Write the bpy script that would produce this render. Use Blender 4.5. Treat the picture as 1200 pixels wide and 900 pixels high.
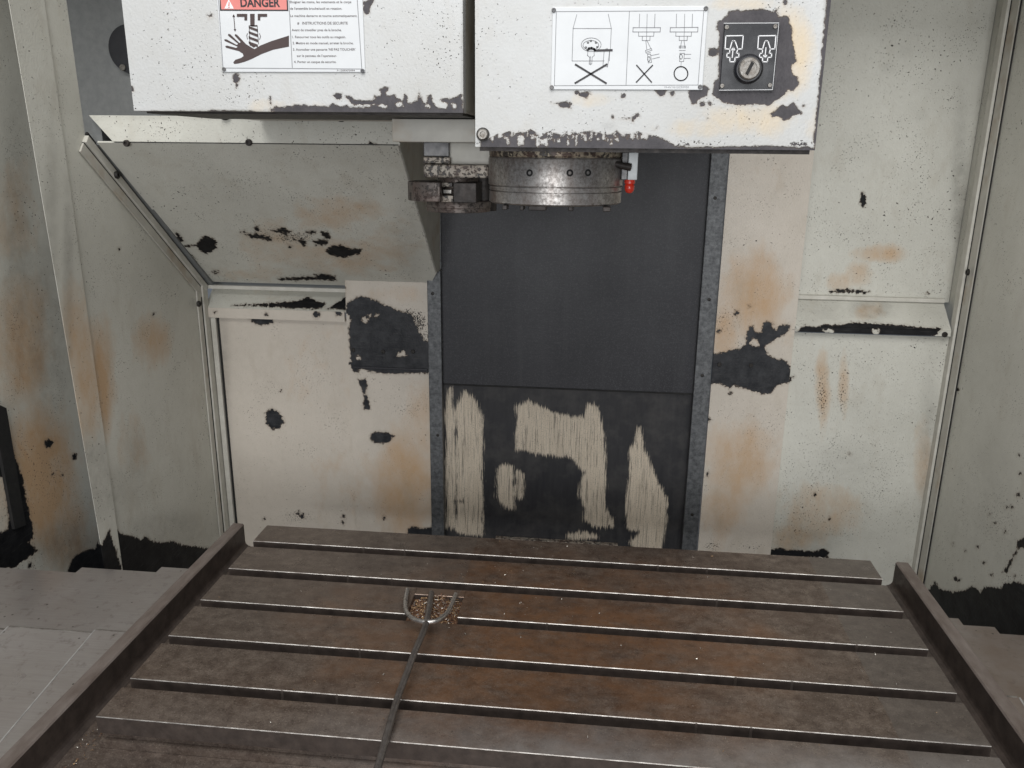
import bpy, bmesh, math, random
import numpy as np
from mathutils import Vector, Matrix
from mathutils.geometry import tessellate_polygon
R = math.radians
scene = bpy.context.scene
for o in list(bpy.data.objects): bpy.data.objects.remove(o)
random.seed(7)

# ------------------------------------------------------------------ camera
# World: z = 0 is the top of the T-slot table, its front left corner is the origin, y runs into the machine.
FPX = 954.56
YAW, PITCH, ROLL = R(-5.932), R(16.043), R(0.614)
CAM = Vector((0.5998, -0.8010, 0.6835))
fwd = Vector((math.sin(YAW)*math.cos(PITCH), math.cos(YAW)*math.cos(PITCH), -math.sin(PITCH)))
rgt = Vector((math.cos(YAW), -math.sin(YAW), 0)); up0 = rgt.cross(fwd)
cr = math.cos(ROLL)*rgt + math.sin(ROLL)*up0
cu = -math.sin(ROLL)*rgt + math.cos(ROLL)*up0
cam_data = bpy.data.cameras.new('camera'); cam_data.sensor_width = 36; cam_data.lens = 36*FPX/1200
cam_data.clip_start = 0.02; cam_data.clip_end = 60
cam = bpy.data.objects.new('camera', cam_data); scene.collection.objects.link(cam)
mw = Matrix((cr, cu, -fwd)).transposed().to_4x4(); mw.translation = CAM
cam.matrix_world = mw; scene.camera = cam

# ------------------------------------------------------------------ world and lamps
world = bpy.data.worlds.new('World'); scene.world = world; world.use_nodes = True
bg = world.node_tree.nodes['Background']; bg.inputs[0].default_value = (0.80, 0.88, 1.0, 1); bg.inputs[1].default_value = 0.15
def area(name, loc, target, sx, sy, power, col, spread=180):
    d = bpy.data.lights.new(name, 'AREA'); d.shape = 'RECTANGLE'; d.size = sx; d.size_y = sy
    d.energy = power; d.color = col; d.spread = R(spread)
    o = bpy.data.objects.new(name, d); scene.collection.objects.link(o); o.location = loc
    o.rotation_euler = (Vector(target)-Vector(loc)).to_track_quat('-Z', 'Y').to_euler(); return o
area('workshop_ceiling_light', (0.5, -0.95, 2.2), (0.53, 0.35, 0.05), 2.6, 1.3, 66, (1.0, 0.995, 0.985))
area('door_opening_light', (0.5, -4.2, 0.55), (0.53, 0.6, 0.45), 2.8, 2.0, 92, (0.97, 0.985, 1.0))
scene.view_settings.view_transform = 'Standard'; scene.view_settings.look = 'None'
scene.view_settings.exposure = 0.0; scene.view_settings.gamma = 1.0

# ------------------------------------------------------------------ photo point -> point on a real plane
def ray(px, py): return cr*((px-600)/FPX) + cu*((450-py)/FPX) + fwd
def at(px, py, ax, v):
    d = ray(px, py); return CAM + d*((v-CAM[ax])/d[ax])
def onY(px, py, Y): return at(px, py, 1, Y)
_M = np.array([list(cr), list(cu), list(fwd)]); _C = np.array(list(CAM))
def to_px(P):
    q = (P-_C) @ _M.T; q[:, 2] = np.maximum(q[:, 2], 0.05)
    return np.stack([600+FPX*q[:, 0]/q[:, 2], 450-FPX*q[:, 1]/q[:, 2]], 1)
def Z(x0, y0, s, *pts): return [(x0+x/s, y0+y/s) for x, y in pts]

# ------------------------------------------------------------------ object helpers
col = scene.collection
def tag(o, label=None, cat=None, group=None, kind=None):
    if label: o['label'] = label
    if cat: o['category'] = cat
    if group: o['group'] = group
    if kind: o['kind'] = kind
    return o
def empty(name, loc=(0, 0, 0)):
    o = bpy.data.objects.new(name, None); col.objects.link(o); o.location = loc; o.empty_display_size = .02; return o
def link(name, me, parent):
    o = bpy.data.objects.new(name, me); col.objects.link(o)
    if parent:
        o.parent = parent
        w = Vector((0, 0, 0)); p = parent
        while p: w += p.location; p = p.parent
        o.location = -w
        if me.users == 1: me.transform(Matrix.Translation(Vector((0, 0, 0))))
    return o
def build(name, bm, mats, parent=None, smooth=False, bevel=0, seg=2):
    bmesh.ops.remove_doubles(bm, verts=bm.verts, dist=1e-6) if not bevel else None
    bmesh.ops.recalc_face_normals(bm, faces=bm.faces)
    if bevel:
        es = [e for e in bm.edges if len(e.link_faces) == 2 and e.calc_face_angle(0) > 0.6]
        bmesh.ops.bevel(bm, geom=es, offset=bevel, segments=seg, profile=.6, affect='EDGES', clamp_overlap=True)
    me = bpy.data.meshes.new(name); bm.to_mesh(me); bm.free()
    for m in (mats if isinstance(mats, (list, tuple)) else [mats]): me.materials.append(m)
    if smooth: me.shade_smooth(); me.set_sharp_from_angle(angle=R(38))
    return link(name, me, parent)
def nb(): return bmesh.new()
def box(bm, x0, x1, y0, y1, z0, z1, mi=0):
    vs = [bm.verts.new((x, y, z)) for z in (z0, z1) for y in (y0, y1) for x in (x0, x1)]
    for f in ((0, 2, 3, 1), (4, 5, 7, 6), (0, 1, 5, 4), (2, 6, 7, 3), (0, 4, 6, 2), (1, 3, 7, 5)):
        bm.faces.new([vs[i] for i in f]).material_index = mi
def prism(bm, pts, d, mi=0):
    """closed outline of 3D points extruded by vector d"""
    d = Vector(d); a = [bm.verts.new(p) for p in pts]; b = [bm.verts.new(Vector(p)+d) for p in pts]
    n = len(a); bm.faces.new(a).material_index = mi; bm.faces.new(b[::-1]).material_index = mi
    for i in range(n): bm.faces.new((a[i], b[i], b[(i+1) % n], a[(i+1) % n])).material_index = mi
def lathe(bm, c, prof, seg=72, axis='z', mi=0):
    c = Vector(c); rings = []
    for r, h in prof:
        ring = []
        for i in range(seg):
            a = 2*math.pi*i/seg; u, v = r*math.cos(a), r*math.sin(a)
            p = (u, v, h) if axis == 'z' else ((u, h, v) if axis == 'y' else (h, u, v))
            ring.append(bm.verts.new(c+Vector(p)))
        rings.append(ring)
    for a, b in zip(rings, rings[1:]):
        for i in range(seg): bm.faces.new((a[i], a[(i+1) % seg], b[(i+1) % seg], b[i])).material_index = mi
    bm.faces.new(rings[0]).material_index = mi; bm.faces.new(rings[-1][::-1]).material_index = mi
def tube(bm, path, r, seg=10, mi=0):
    path = [Vector(p) for p in path]; rs = r if isinstance(r, (list, tuple)) else [r]*len(path); rings = []
    up = Vector((0.12, 0.2, 1)).normalized()
    for i, p in enumerate(path):
        t = (path[min(i+1, len(path)-1)]-path[max(i-1, 0)]).normalized()
        u = t.cross(up).normalized(); v = t.cross(u).normalized()
        rings.append([bm.verts.new(p+(u*math.cos(2*math.pi*k/seg)+v*math.sin(2*math.pi*k/seg))*rs[i]) for k in range(seg)])
    for a, b in zip(rings, rings[1:]):
        for k in range(seg): bm.faces.new((a[k], a[(k+1) % seg], b[(k+1) % seg], b[k])).material_index = mi
    bm.faces.new(rings[0]); bm.faces.new(rings[-1][::-1])
def smooth_path(pts, n=6):
    pts = [Vector(p) for p in pts]; P = [pts[0]*2-pts[1]]+pts+[pts[-1]*2-pts[-2]]; out = []
    for i in range(1, len(P)-2):
        for k in range(n):
            t = k/n; a, b, c, d = P[i-1:i+3]
            out.append(0.5*((2*b)+(c-a)*t+(2*a-5*b+4*c-d)*t*t+(3*b-a-3*c+d)*t**3))
    return out+[pts[-1]]
def bolt(parent, p, axis, r=.006, h=.004, name='bolt', mat=None):
    """hex head with socket, standing out of a face; axis is the direction it points to"""
    bm = nb(); m = mat or MAT['black_bolt']
    prof = [(r, 0), (r, h*.7), (r*.82, h), (r*.5, h), (r*.45, h*.45)]
    lathe(bm, (0, 0, 0), prof, 14)
    q = Vector((0, 0, 1)).rotation_difference(Vector(axis))
    bm.transform(Matrix.Translation(Vector(p)) @ q.to_matrix().to_4x4())
    return build(name, bm, m, parent, smooth=True)

# ------------------------------------------------------------------ material helpers
class G:
    def __init__(s, name):
        s.m = bpy.data.materials.new(name); s.m.use_nodes = True; s.t = s.m.node_tree; s.t.nodes.clear()
        s.out = s.t.nodes.new('ShaderNodeOutputMaterial'); s.b = s.n('ShaderNodeBsdfPrincipled')
        s.t.links.new(s.b.outputs[0], s.out.inputs[0]); s.tc = s.n('ShaderNodeTexCoord'); s.pos = s.tc.outputs['Object']
    def n(s, typ, **ins):
        nd = s.t.nodes.new(typ)
        for k, v in ins.items(): s.set(nd, k.replace('_', ' '), v)
        return nd
    def set(s, nd, k, v):
        i = nd.inputs[int(k) if k.strip().isdigit() else k]
        if isinstance(v, bpy.types.NodeSocket): s.t.links.new(v, i)
        else: i.default_value = (*v, 1) if isinstance(v, tuple) and len(v) == 3 and i.type == 'RGBA' else v
    def math(s, op, a, b=0.0, c=None, clamp=False):
        nd = s.t.nodes.new('ShaderNodeMath'); nd.operation = op; nd.use_clamp = clamp
        for i, v in enumerate((a, b, c)):
            if v is not None: s.set(nd, str(i), v)
        return nd.outputs[0]
    def noise(s, scale, detail=3, rough=.55, stretch=None, off=0):
        v = s.pos
        if stretch or off:
            mp = s.n('ShaderNodeMapping'); s.t.links.new(s.pos, mp.inputs[0])
            mp.inputs['Scale'].default_value = stretch or (1, 1, 1); mp.inputs['Location'].default_value = (off, off*.7, -off); v = mp.outputs[0]
        nd = s.n('ShaderNodeTexNoise', Vector=v, Scale=scale, Detail=detail, Roughness=rough); return nd.outputs['Fac']
    def attr(s, name):
        nd = s.n('ShaderNodeAttribute'); nd.attribute_name = name; return nd.outputs['Fac']
    def ramp(s, v, a, b, lo=0.0, hi=1.0, smooth=False):
        nd = s.t.nodes.new('ShaderNodeMapRange'); nd.interpolation_type = 'SMOOTHSTEP' if smooth else 'LINEAR'; nd.clamp = True
        for i, x in enumerate((v, a, b, lo, hi)): s.set(nd, str(i), x)
        return nd.outputs[0]
    def mix(s, f, a, b, mode='MIX'):
        nd = s.t.nodes.new('ShaderNodeMix'); nd.data_type = 'RGBA'; nd.blend_type = mode
        for k, v in ((0, f), (6, a), (7, b)): s.set(nd, str(k), v)
        return nd.outputs[2]
    def bump(s, h, strength, dist, normal=None):
        nd = s.n('ShaderNodeBump', Height=h, Strength=strength, Distance=dist)
        if normal: s.t.links.new(normal, nd.inputs['Normal'])
        return nd.outputs[0]
    def fin(s, **k):
        for a, v in k.items(): s.set(s.b, a.replace('_', ' '), v)
        return s.m
MAT = {}
def paint(name, base, base2, chipc, chipc2, stainc=(.50, .315, .165), rag=9.0, dots=.37, rough=.42, chip_rough=.42):
    g = G(name)
    rg = g.math('ADD', g.math('MULTIPLY', g.math('SUBTRACT', g.noise(150, 4, .62), .5), rag), g.math('MULTIPLY', g.math('SUBTRACT', g.noise(700, 1), .5), 1.2))
    cv = g.math('ADD', g.attr('chip'), rg)
    sp = g.math('MULTIPLY', g.math('SUBTRACT', g.noise(330, 2, .6, off=3), g.math('SUBTRACT', .86, g.math('MULTIPLY', g.attr('spk'), .5))), 22)
    wrp = g.n('ShaderNodeVectorMath'); wrp.operation = 'ADD'
    nz = g.n('ShaderNodeTexNoise', Vector=g.pos, Scale=160.0, Detail=2.0)
    sc = g.n('ShaderNodeVectorMath'); sc.operation = 'SCALE'; g.t.links.new(nz.outputs['Color'], sc.inputs[0]); sc.inputs['Scale'].default_value = .009
    g.t.links.new(g.pos, wrp.inputs[0]); g.t.links.new(sc.outputs[0], wrp.inputs[1])
    vo = g.n('ShaderNodeTexVoronoi', Vector=wrp.outputs[0], Scale=105.0)
    vo2 = g.n('ShaderNodeTexVoronoi', Vector=wrp.outputs[0], Scale=260.0)
    thr = g.math('MULTIPLY', g.math('SUBTRACT', g.noise(11, 2, .6, off=9), dots), .42)
    d1 = g.math('MULTIPLY', g.math('SUBTRACT', thr, vo.outputs['Distance']), 22)
    thr2 = g.math('MULTIPLY', g.math('SUBTRACT', g.noise(16, 2, .6, off=5), dots-.05), .5)
    d2 = g.math('MULTIPLY', g.math('SUBTRACT', thr2, vo2.outputs['Distance']), 12)
    v = g.math('MAXIMUM', g.math('MAXIMUM', cv, sp), g.math('MAXIMUM', d1, d2))
    mask = g.ramp(v, -.2, .2, smooth=True)
    halo = g.ramp(cv, -3, 0, 0, .25)
    c = g.mix(g.ramp(g.noise(5, 2, .6), .35, .68), base, base2)
    c = g.mix(g.ramp(g.noise(60, 3, .7, off=2), .3, .75, 0, .16), c, (.36, .33, .27))
    st = g.math('MULTIPLY', g.ramp(g.math('ADD', g.attr('stain'), g.math('MULTIPLY', g.math('SUBTRACT', g.noise(24, 5, .68, (1, 1, .6), off=6), .5), .9)), .16, .85), g.ramp(g.attr('stain'), 0, .12, 0, .80))
    c = g.mix(g.math('MINIMUM', g.math('MULTIPLY', st, 1.3), .9), c, stainc)
    so = g.math('MULTIPLY', g.attr('soot'), g.ramp(g.noise(38, 3, .7, off=8), .25, .75, .35, 1.2))
    c = g.mix(g.math('MINIMUM', so, .92), c, (.075, .065, .052))
    c = g.mix(g.ramp(g.noise(14, 4, .7, (1, 1, .5), 7), .55, .75, 0, .28), c, (.33, .27, .19))
    c = g.mix(halo, c, (.22, .16, .11))
    cc = g.mix(g.ramp(g.noise(45, 3, .7, off=4), .35, .7), chipc, chipc2)
    cc = g.mix(g.ramp(g.noise(1, 2, .6, (25, 25, 400), 2), .60, .72, 0, .35), cc, (.07, .068, .066))
    cc = g.mix(g.ramp(v, .3, 1.0, .55, 0), cc, (.16, .12, .09))
    c = g.mix(mask, c, cc)
    nrm = g.bump(g.math('ADD', g.math('SUBTRACT', 1.0, g.ramp(v, -.9, .5)), g.math('MULTIPLY', g.noise(300, 1), .30)), .8, .0014)
    rr = g.math('ADD', g.mix(mask, (rough,)*3, (chip_rough,)*3), g.math('MULTIPLY', g.math('SUBTRACT', g.noise(30, 2), .5), .25))
    return g.fin(Base_Color=c, Roughness=rr, Normal=nrm, **{'Specular_IOR_Level': g.ramp(mask, 0, 1, .4, .22)})
CREAM, CREAM2 = (.635, .625, .56), (.555, .545, .485)
MAT['paint'] = paint('wall_paint', CREAM, CREAM2, (.005, .005, .006), (.014, .014, .015), chip_rough=.6)
MAT['paint_plate'] = paint('column_plate_paint', (.62, .56, .485), (.56, .505, .435), (.016, .017, .020), (.045, .046, .050), dots=.46)
MAT['paint_head'] = paint('head_paint', (.535, .54, .535), (.475, .475, .46), (.050, .046, .050), (.080, .073, .077), stainc=(.62, .47, .27), rag=8.0, dots=.46)
def plain(name, c1, c2, rough=.5, metal=0.0, scale=40, stretch=None, bump=.15, spec=.4, c3=None, rough2=None):
    g = G(name); f = g.ramp(g.noise(scale, 5, .65, stretch), .3, .7)
    c = g.mix(f, c1, c2)
    if c3: c = g.mix(g.ramp(g.noise(scale*.35, 4, .7, off=4), .52, .66), c, c3)
    return g.fin(Base_Color=c, Roughness=g.ramp(g.noise(scale*1.7, 4, .6, stretch, 3), .2, .8, rough-.12, (rough2 or rough)+.12), Metallic=metal,
                 Normal=g.bump(g.noise(scale*6, 3, .6, stretch), bump, .0007), **{'Specular_IOR_Level': spec})
MAT['black_bolt'] = plain('black_bolt', (.015, .014, .014), (.04, .035, .03), .5, .3, 200)
MAT['steel_bolt'] = plain('steel_bolt', (.30, .29, .27), (.15, .13, .11), .4, .8, 200)
MAT['gap'] = plain('dark_gap', (.010, .010, .010), (.018, .017, .016), .7)
MAT['cover_black0'] = plain('cover_black', (.040, .041, .049), (.055, .056, .065), .40, .0, 24, None, .15, .5)
MAT['galv'] = plain('galvanised_steel', (.060, .062, .066), (.17, .175, .18), .5, .35, 130, None, .35)
MAT['grey_metal'] = plain('grey_metal', (.10, .10, .105), (.17, .165, .16), .45, .5, 60)
MAT['dark_steel'] = plain('dark_steel', (.022, .020, .019), (.06, .05, .045), .5, .4, 90)
MAT['bright_rod'] = plain('bare_rod', (.52, .50, .48), (.30, .28, .26), .28, .85, 150)
MAT['rod'] = plain('dull_rod', (.11, .095, .085), (.19, .17, .16), .36, .7, 120)
MAT['shaded_side'] = plain('shaded_oily_side', (.040, .031, .027), (.085, .066, .056), .45, .3, 50)  # oily steel with the shade of slot and rim sides painted in
MAT['rim_top'] = plain('worn_rim_top', (.13, .10, .085), (.24, .205, .185), .40, .4, 50, (1, .3, 1))
MAT['oily_rim'] = plain('oily_rim', (.085, .066, .056), (.14, .115, .10), .42, .45, 40)
MAT['pot'] = plain('dark_plastic', (.02, .021, .024), (.03, .03, .034), .5)
MAT['white_plate'] = plain('white_plate', (.63, .64, .645), (.58, .59, .595), .38, 0, 20, None, .05)
MAT['ink'] = plain('printed_ink', (.025, .024, .026), (.04, .036, .038), .5, 0, 60, None, .02)
MAT['ink_brown'] = plain('printed_brown', (.050, .032, .030), (.065, .045, .042), .5, 0, 60, None, .02)
MAT['ink_line'] = plain('printed_line', (.17, .17, .18), (.25, .25, .26), .5, 0, 60, None, .02)
MAT['red_print'] = plain('faded_red_print', (.62, .19, .17), (.66, .25, .22), .45, 0, 30, None, .02)
MAT['white_print'] = plain('white_print', (.78, .78, .78), (.7, .7, .7), .45, 0, 60, None, .02)
MAT['black_plate'] = plain('black_plate', (.008, .008, .010), (.016, .016, .019), .25, 0, 30, None, .04, .35)
MAT['red_cap'] = plain('red_cap', (.72, .045, .02), (.65, .04, .02), .25, 0, 60, None, .03, .6)
MAT['white_plastic'] = plain('white_plastic', (.70, .73, .73), (.60, .62, .62), .35, 0, 60, None, .05)
MAT['brass_chip'] = plain('brass_chips', (.42, .28, .15), (.24, .14, .07), .4, .4, 300)
MAT['rust_chip'] = plain('rust_chips', (.20, .09, .045), (.08, .05, .04), .6, .2, 300)
MAT['bright_chip'] = plain('bright_chips', (.62, .58, .52), (.45, .42, .38), .3, .7, 300)
MAT['residue'] = plain('dried_residue', (.60, .62, .62), (.42, .40, .38), .7, 0, 90, None, .5)

def steel_table():
    g = G('oiled_steel')
    fine = g.noise(55, 6, .78, (.85, 1, 1)); big = g.noise(5.5, 3, .6); lay = g.noise(120, 3, .75, (.8, 1, 1), 3)
    c = g.mix(g.ramp(fine, .36, .64), (.080, .055, .042), (.215, .170, .138))
    c = g.mix(g.ramp(g.noise(19, 5, .7, (.6, 1, 1), 8), .42, .66, 0, .55), c, (.070, .046, .034))
    c = g.mix(g.ramp(g.noise(420, 2, .75, off=1), .53, .66, 0, .6), c, (.028, .020, .016))
    c = g.mix(g.ramp(g.noise(380, 2, .75, off=5), .60, .70, 0, .6), c, (.36, .30, .25))
    sep = g.n('ShaderNodeSeparateXYZ'); g.t.links.new(g.pos, sep.inputs[0])
    X, Y = sep.outputs[0], sep.outputs[1]
    dx = g.math('DIVIDE', g.math('SUBTRACT', X, .54), .40); dy = g.math('DIVIDE', g.math('SUBTRACT', Y, .24), .30)
    rr = g.math('SQRT', g.math('ADD', g.math('MULTIPLY', dx, dx), g.math('MULTIPLY', dy, dy)))
    rust = g.math('MULTIPLY', g.ramp(g.math('ADD', rr, g.math('MULTIPLY', g.math('SUBTRACT', big, .5), 1.6)), .15, 1.15, 1.0, .0, True), g.ramp(g.noise(22, 5, .72, (.7, 1, 1), 2), .36, .62, .2, 1))
    c = g.mix(g.math('MULTIPLY', rust, .75), c, (.235, .112, .050))
    blot = g.ramp(g.noise(10, 5, .65, (.7, 1, 1), 7), .56, .70)
    c = g.mix(g.math('MULTIPLY', blot, .35), c, (.075, .046, .034))
    c = g.mix(g.ramp(g.math('ADD', X, g.math('MULTIPLY', g.noise(60, 2), .004)), .988, .990, 0, .45), c, (.135, .125, .115))
    c = g.mix(g.math('MULTIPLY', g.ramp(X, .3998, .4010, .30, 0), g.ramp(Y, .05, .30)), c, (.15, .135, .12))
    grey = g.ramp(g.math('ADD', Y, g.math('MULTIPLY', g.math('SUBTRACT', g.noise(9, 4, .6, (.5, 1, 1), 4), .5), .22)), -.02, .10, .75, 0, True)
    grey = g.math('MULTIPLY', grey, g.ramp(X, .22, .55, .12, 1)); c = g.mix(g.math('MULTIPLY', grey, g.ramp(g.noise(30, 5, .7, off=3), .3, .6, .5, 1.1)), c, (.34, .315, .30))
    sm = g.ramp(g.noise(70, 5, .75, (.5, 1, 1), 1), .60, .74, 0, .35)
    c = g.mix(sm, c, (.32, .28, .24))
    pit = g.ramp(g.n('ShaderNodeTexVoronoi', Vector=g.pos, Scale=110.0).outputs['Distance'], .05, .14, .75, 0)
    pit = g.math('MULTIPLY', pit, g.ramp(g.noise(17, 3, off=6), .52, .62)); c = g.mix(pit, c, (.02, .015, .012))
    rg = g.ramp(g.noise(34, 4, .7, (.7, 1, 1), 5), .3, .7, .22, .46)
    nrm = g.bump(g.math('ADD', lay, g.noise(260, 2, .7)), .22, .0005)
    return g.fin(Base_Color=c, Roughness=rg, Metallic=.5, Normal=nrm, **{'Specular_IOR_Level': .5})
MAT['table'] = steel_table()
MAT['bright_edge'] = plain('polished_edge', (.62, .61, .60), (.35, .34, .33), .4, .7, 60, None, .1)
MAT['edge'] = plain('worn_bright_edge', (.50, .48, .45), (.10, .08, .07), .38, .8, 90, (.4, 1, 1), .2)
def way_steel(name, brown):
    g = G(name)
    st = g.noise(1, 3, .7, (14, 420, 420)); bl = g.noise(7, 4, .65)
    c = g.mix(g.ramp(st, .3, .7), (.40, .38, .37), (.47, .45, .44))
    c = g.mix(g.ramp(bl, .38, .70, brown*.5, brown), c, (.21, .155, .12))
    c = g.mix(g.ramp(g.noise(60, 4, .7, off=2), .56, .72, 0, .4), c, (.12, .09, .075))
    vo = g.n('ShaderNodeTexVoronoi', Vector=g.pos, Scale=42.0)
    c = g.mix(g.ramp(vo.outputs['Distance'], .04, .09, .8, 0), c, (.03, .025, .022))
    return g.fin(Base_Color=c, Roughness=g.ramp(g.noise(9, 3, off=3), .3, .7, .26, .42), Metallic=.7, Normal=g.bump(st, .05, .0003))
MAT['way'] = way_steel('brushed_way_steel', .42); MAT['way_brown'] = way_steel('oily_way_steel', .95)
def nose_steel():
    g = G('pitted_ground_steel')
    f = g.noise(240, 4, .75); c = g.mix(g.ramp(f, .30, .62), (.15, .135, .125), (.42, .40, .38))
    c = g.mix(g.ramp(g.noise(26, 4, .6, (1, 1, .4)), .45, .7, 0, .6), c, (.14, .085, .06))
    return g.fin(Base_Color=c, Roughness=g.ramp(f, .3, .7, .48, .27), Metallic=.6, Normal=g.bump(f, .2, .0005))
MAT['nose'] = nose_steel()
def peeled(name, pc, mc, t=.5, rust=.0):
    g = G(name); f = g.noise(170, 5, .7); m = g.ramp(f, t-.02, t+.02)
    c = g.mix(m, pc, mc); c = g.mix(g.ramp(g.noise(40, 4, .6, off=2), .45, .65, 0, rust), c, (.12, .055, .035))
    return g.fin(Base_Color=c, Roughness=.45, Metallic=.2, Normal=g.bump(g.math('SUBTRACT', 1.0, m), .6, .0006))
MAT['peeled'] = peeled('peeled_cream', (.34, .30, .25), (.045, .04, .037), .52, .4)
MAT['collar'] = peeled('peeled_collar', (.40, .34, .25), (.05, .042, .036), .50, .5)
MAT['copper'] = peeled('rusty_arm_steel', (.15, .125, .11), (.05, .042, .038), .54, .3)
MAT['cream_plain'] = plain('cream_trim', (.56, .54, .48), (.46, .44, .39), .45, 0, 22, None, .1, .4, (.40, .33, .25))
MAT['recess_shade'] = plain('shaded_recess_grey', (.17, .175, .175), (.22, .225, .22), .5, 0, 70, None, .15)  # the recess's shade is put into this grey
MAT['cream_edge'] = plain('cream_edge', (.62, .60, .54), (.5, .48, .42), .45, 0, 40, None, .1)
def lower_cover():
    g = G('scraped_cover')
    v1 = g.noise(1, 4, .7, (330, 330, 11)); v2 = g.noise(1, 3, .7, (900, 900, 30), 3)
    cv = g.math('ADD', g.attr('chip'), g.math('ADD', g.math('MULTIPLY', g.math('SUBTRACT', v1, .5), 14), g.math('MULTIPLY', g.math('SUBTRACT', v2, .5), 5)))
    soft = g.ramp(cv, -12, 8)
    stk = g.math('ADD', g.math('MULTIPLY', g.noise(1, 3, .75, (620, 620, 24), 4), .5), g.math('MULTIPLY', g.noise(1, 3, .7, (170, 170, 30), 9), .5))
    m = g.ramp(g.math('ADD', stk, soft), .93, 1.07)
    m = g.math('MULTIPLY', m, g.ramp(g.noise(420, 3, .7), .33, .44, .25, 1))
    m = g.math('MULTIPLY', m, g.ramp(g.noise(1, 3, .7, (420, 420, 14), 11), .34, .46, .3, 1))
    pc = g.mix(g.ramp(v1, .3, .7), (.70, .61, .49), (.52, .44, .34))
    bc = g.mix(g.ramp(g.noise(1, 4, .7, (60, 60, 7), 6), .3, .75), (.026, .026, .029), (.044, .043, .045))
    bc = g.mix(g.ramp(g.noise(14, 5, .65, off=2), .46, .70, 0, .6), bc, (.085, .080, .076))
    return g.fin(Base_Color=g.mix(m, bc, pc), Roughness=.5, Normal=g.bump(v1, .15, .0006), **{'Specular_IOR_Level': .25})
MAT['cover_scraped'] = lower_cover()
def black_cover():
    g = G('oily_black_cover')
    c = g.mix(g.ramp(g.noise(9, 4, .6), .3, .7), (.018, .018, .022), (.028, .028, .033))
    c = g.mix(g.ramp(g.noise(420, 3, .75), .52, .66, 0, .5), c, (.085, .085, .092))
    c = g.mix(g.ramp(g.noise(1, 3, .7, (40, 40, 2.5), 8), .5, .75, 0, .4), c, (.050, .050, .054))
    c = g.mix(g.ramp(g.noise(1, 3, .7, (30, 30, 500)), .5, .7, 0, .35), c, (.020, .020, .024))
    return g.fin(Base_Color=c, Roughness=g.ramp(g.noise(6, 3, .6, off=4), .3, .7, .42, .48), Normal=g.bump(g.noise(1, 3, .7, (60, 60, 400), 2), .25, .0006), **{'Specular_IOR_Level': .34})
MAT['cover_black'] = black_cover()

# ------------------------------------------------------------------ painted sheet panels with wear of their own shape
def sdf(P, poly):
    poly = np.array(poly, float); lo = poly.min(0)-30; hi = poly.max(0)+30
    out = np.full(len(P), -30.0); idx = np.where(((P > lo) & (P < hi)).all(1))[0]
    if not len(idx): return out
    p = P[idx]; d = np.full(len(p), 1e9); ins = np.zeros(len(p), bool); n = len(poly)
    for i in range(n):
        a, b = poly[i], poly[(i+1) % n]; e = b-a; w = p-a
        t = np.clip((w @ e)/max(e @ e, 1e-9), 0, 1); q = w-t[:, None]*e; d = np.minimum(d, (q**2).sum(1))
        c = (a[1] > p[:, 1]) != (b[1] > p[:, 1])
        if abs(e[1]) > 1e-9: ins ^= c & (p[:, 0] < a[0]+e[0]*(p[:, 1]-a[1])/e[1])
    out[idx] = np.where(ins, 1, -1)*np.sqrt(d); return out
def circ(x, y, r, ry=None, n=9):
    ry = ry or r; rn = random.Random(int(x*7+y*13))
    return [(x+r*rn.uniform(.75, 1.15)*math.cos(2*math.pi*i/n), y+ry*rn.uniform(.75, 1.15)*math.sin(2*math.pi*i/n)) for i in range(n)]
def blobs(P, lst):
    o = np.zeros(len(P))
    for cx, cy, rx, ry, s in lst:
        q = ((P[:, 0]-cx)/rx)**2+((P[:, 1]-cy)/ry)**2; o = np.maximum(o, s*np.exp(-q**1.5))
    return o
def panel(name, quads, mat, parent, cell=.0035, th=.003, chips=(), holes=(), spk=(), stain=(), soot=()):
    """sheet made of bilinear quads (bottom left, bottom right, top right, top left seen from the front), folded back at its rim"""
    V = []; F = []
    for q in quads:
        a, b, c, d = [np.array(list(p), float) for p in q]
        nu = max(1, int(max(np.linalg.norm(b-a), np.linalg.norm(c-d))/cell)); nv = max(1, int(max(np.linalg.norm(d-a), np.linalg.norm(c-b))/cell))
        u = np.linspace(0, 1, nu+1)[None, :, None]; v = np.linspace(0, 1, nv+1)[:, None, None]
        g = (a*(1-u)+b*u)*(1-v)+(d*(1-u)+c*u)*v
        o = len(V) and sum(len(x) for x in V); V.append(g.reshape(-1, 3))
        i = (np.arange(nv)[:, None]*(nu+1)+np.arange(nu)[None, :]).reshape(-1)+o
        F.append(np.stack([i, i+1, i+nu+2, i+nu+1], 1))
        nrm = np.cross(b-a, d-a); nrm /= np.linalg.norm(nrm)
        k = np.array([(j) for j in range(nu+1)] + [(r*(nu+1)+nu) for r in range(1, nv+1)] + [(nv*(nu+1)+j) for j in range(nu-1, -1, -1)] + [(r*(nu+1)) for r in range(nv-1, 0, -1)])
        back = V[-1][k]-nrm*th; ob = o+len(V[-1]); V.append(back); n = len(k); kk = k+o; j = np.arange(n)
        F.append(np.stack([kk[j], ob+j, ob+(j+1) % n, kk[(j+1) % n]], 1))
    V = np.concatenate(V); F = np.concatenate(F)
    me = bpy.data.meshes.new(name); me.from_pydata(V.tolist(), [], F.tolist()); me.materials.append(mat)
    P = to_px(V.copy()); ch = np.full(len(V), -30.0)
    for c in chips: ch = np.maximum(ch, sdf(P, c))
    for h in holes: ch = np.minimum(ch, -sdf(P, h))
    for nm, arr in (('chip', ch), ('spk', blobs(P, spk)), ('stain', blobs(P, stain)), ('soot', blobs(P, soot))):
        at_ = me.attributes.new(nm, 'FLOAT', 'POINT'); at_.data.foreach_set('value', arr.astype(np.float32))
    return link(name, me, parent)
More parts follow.
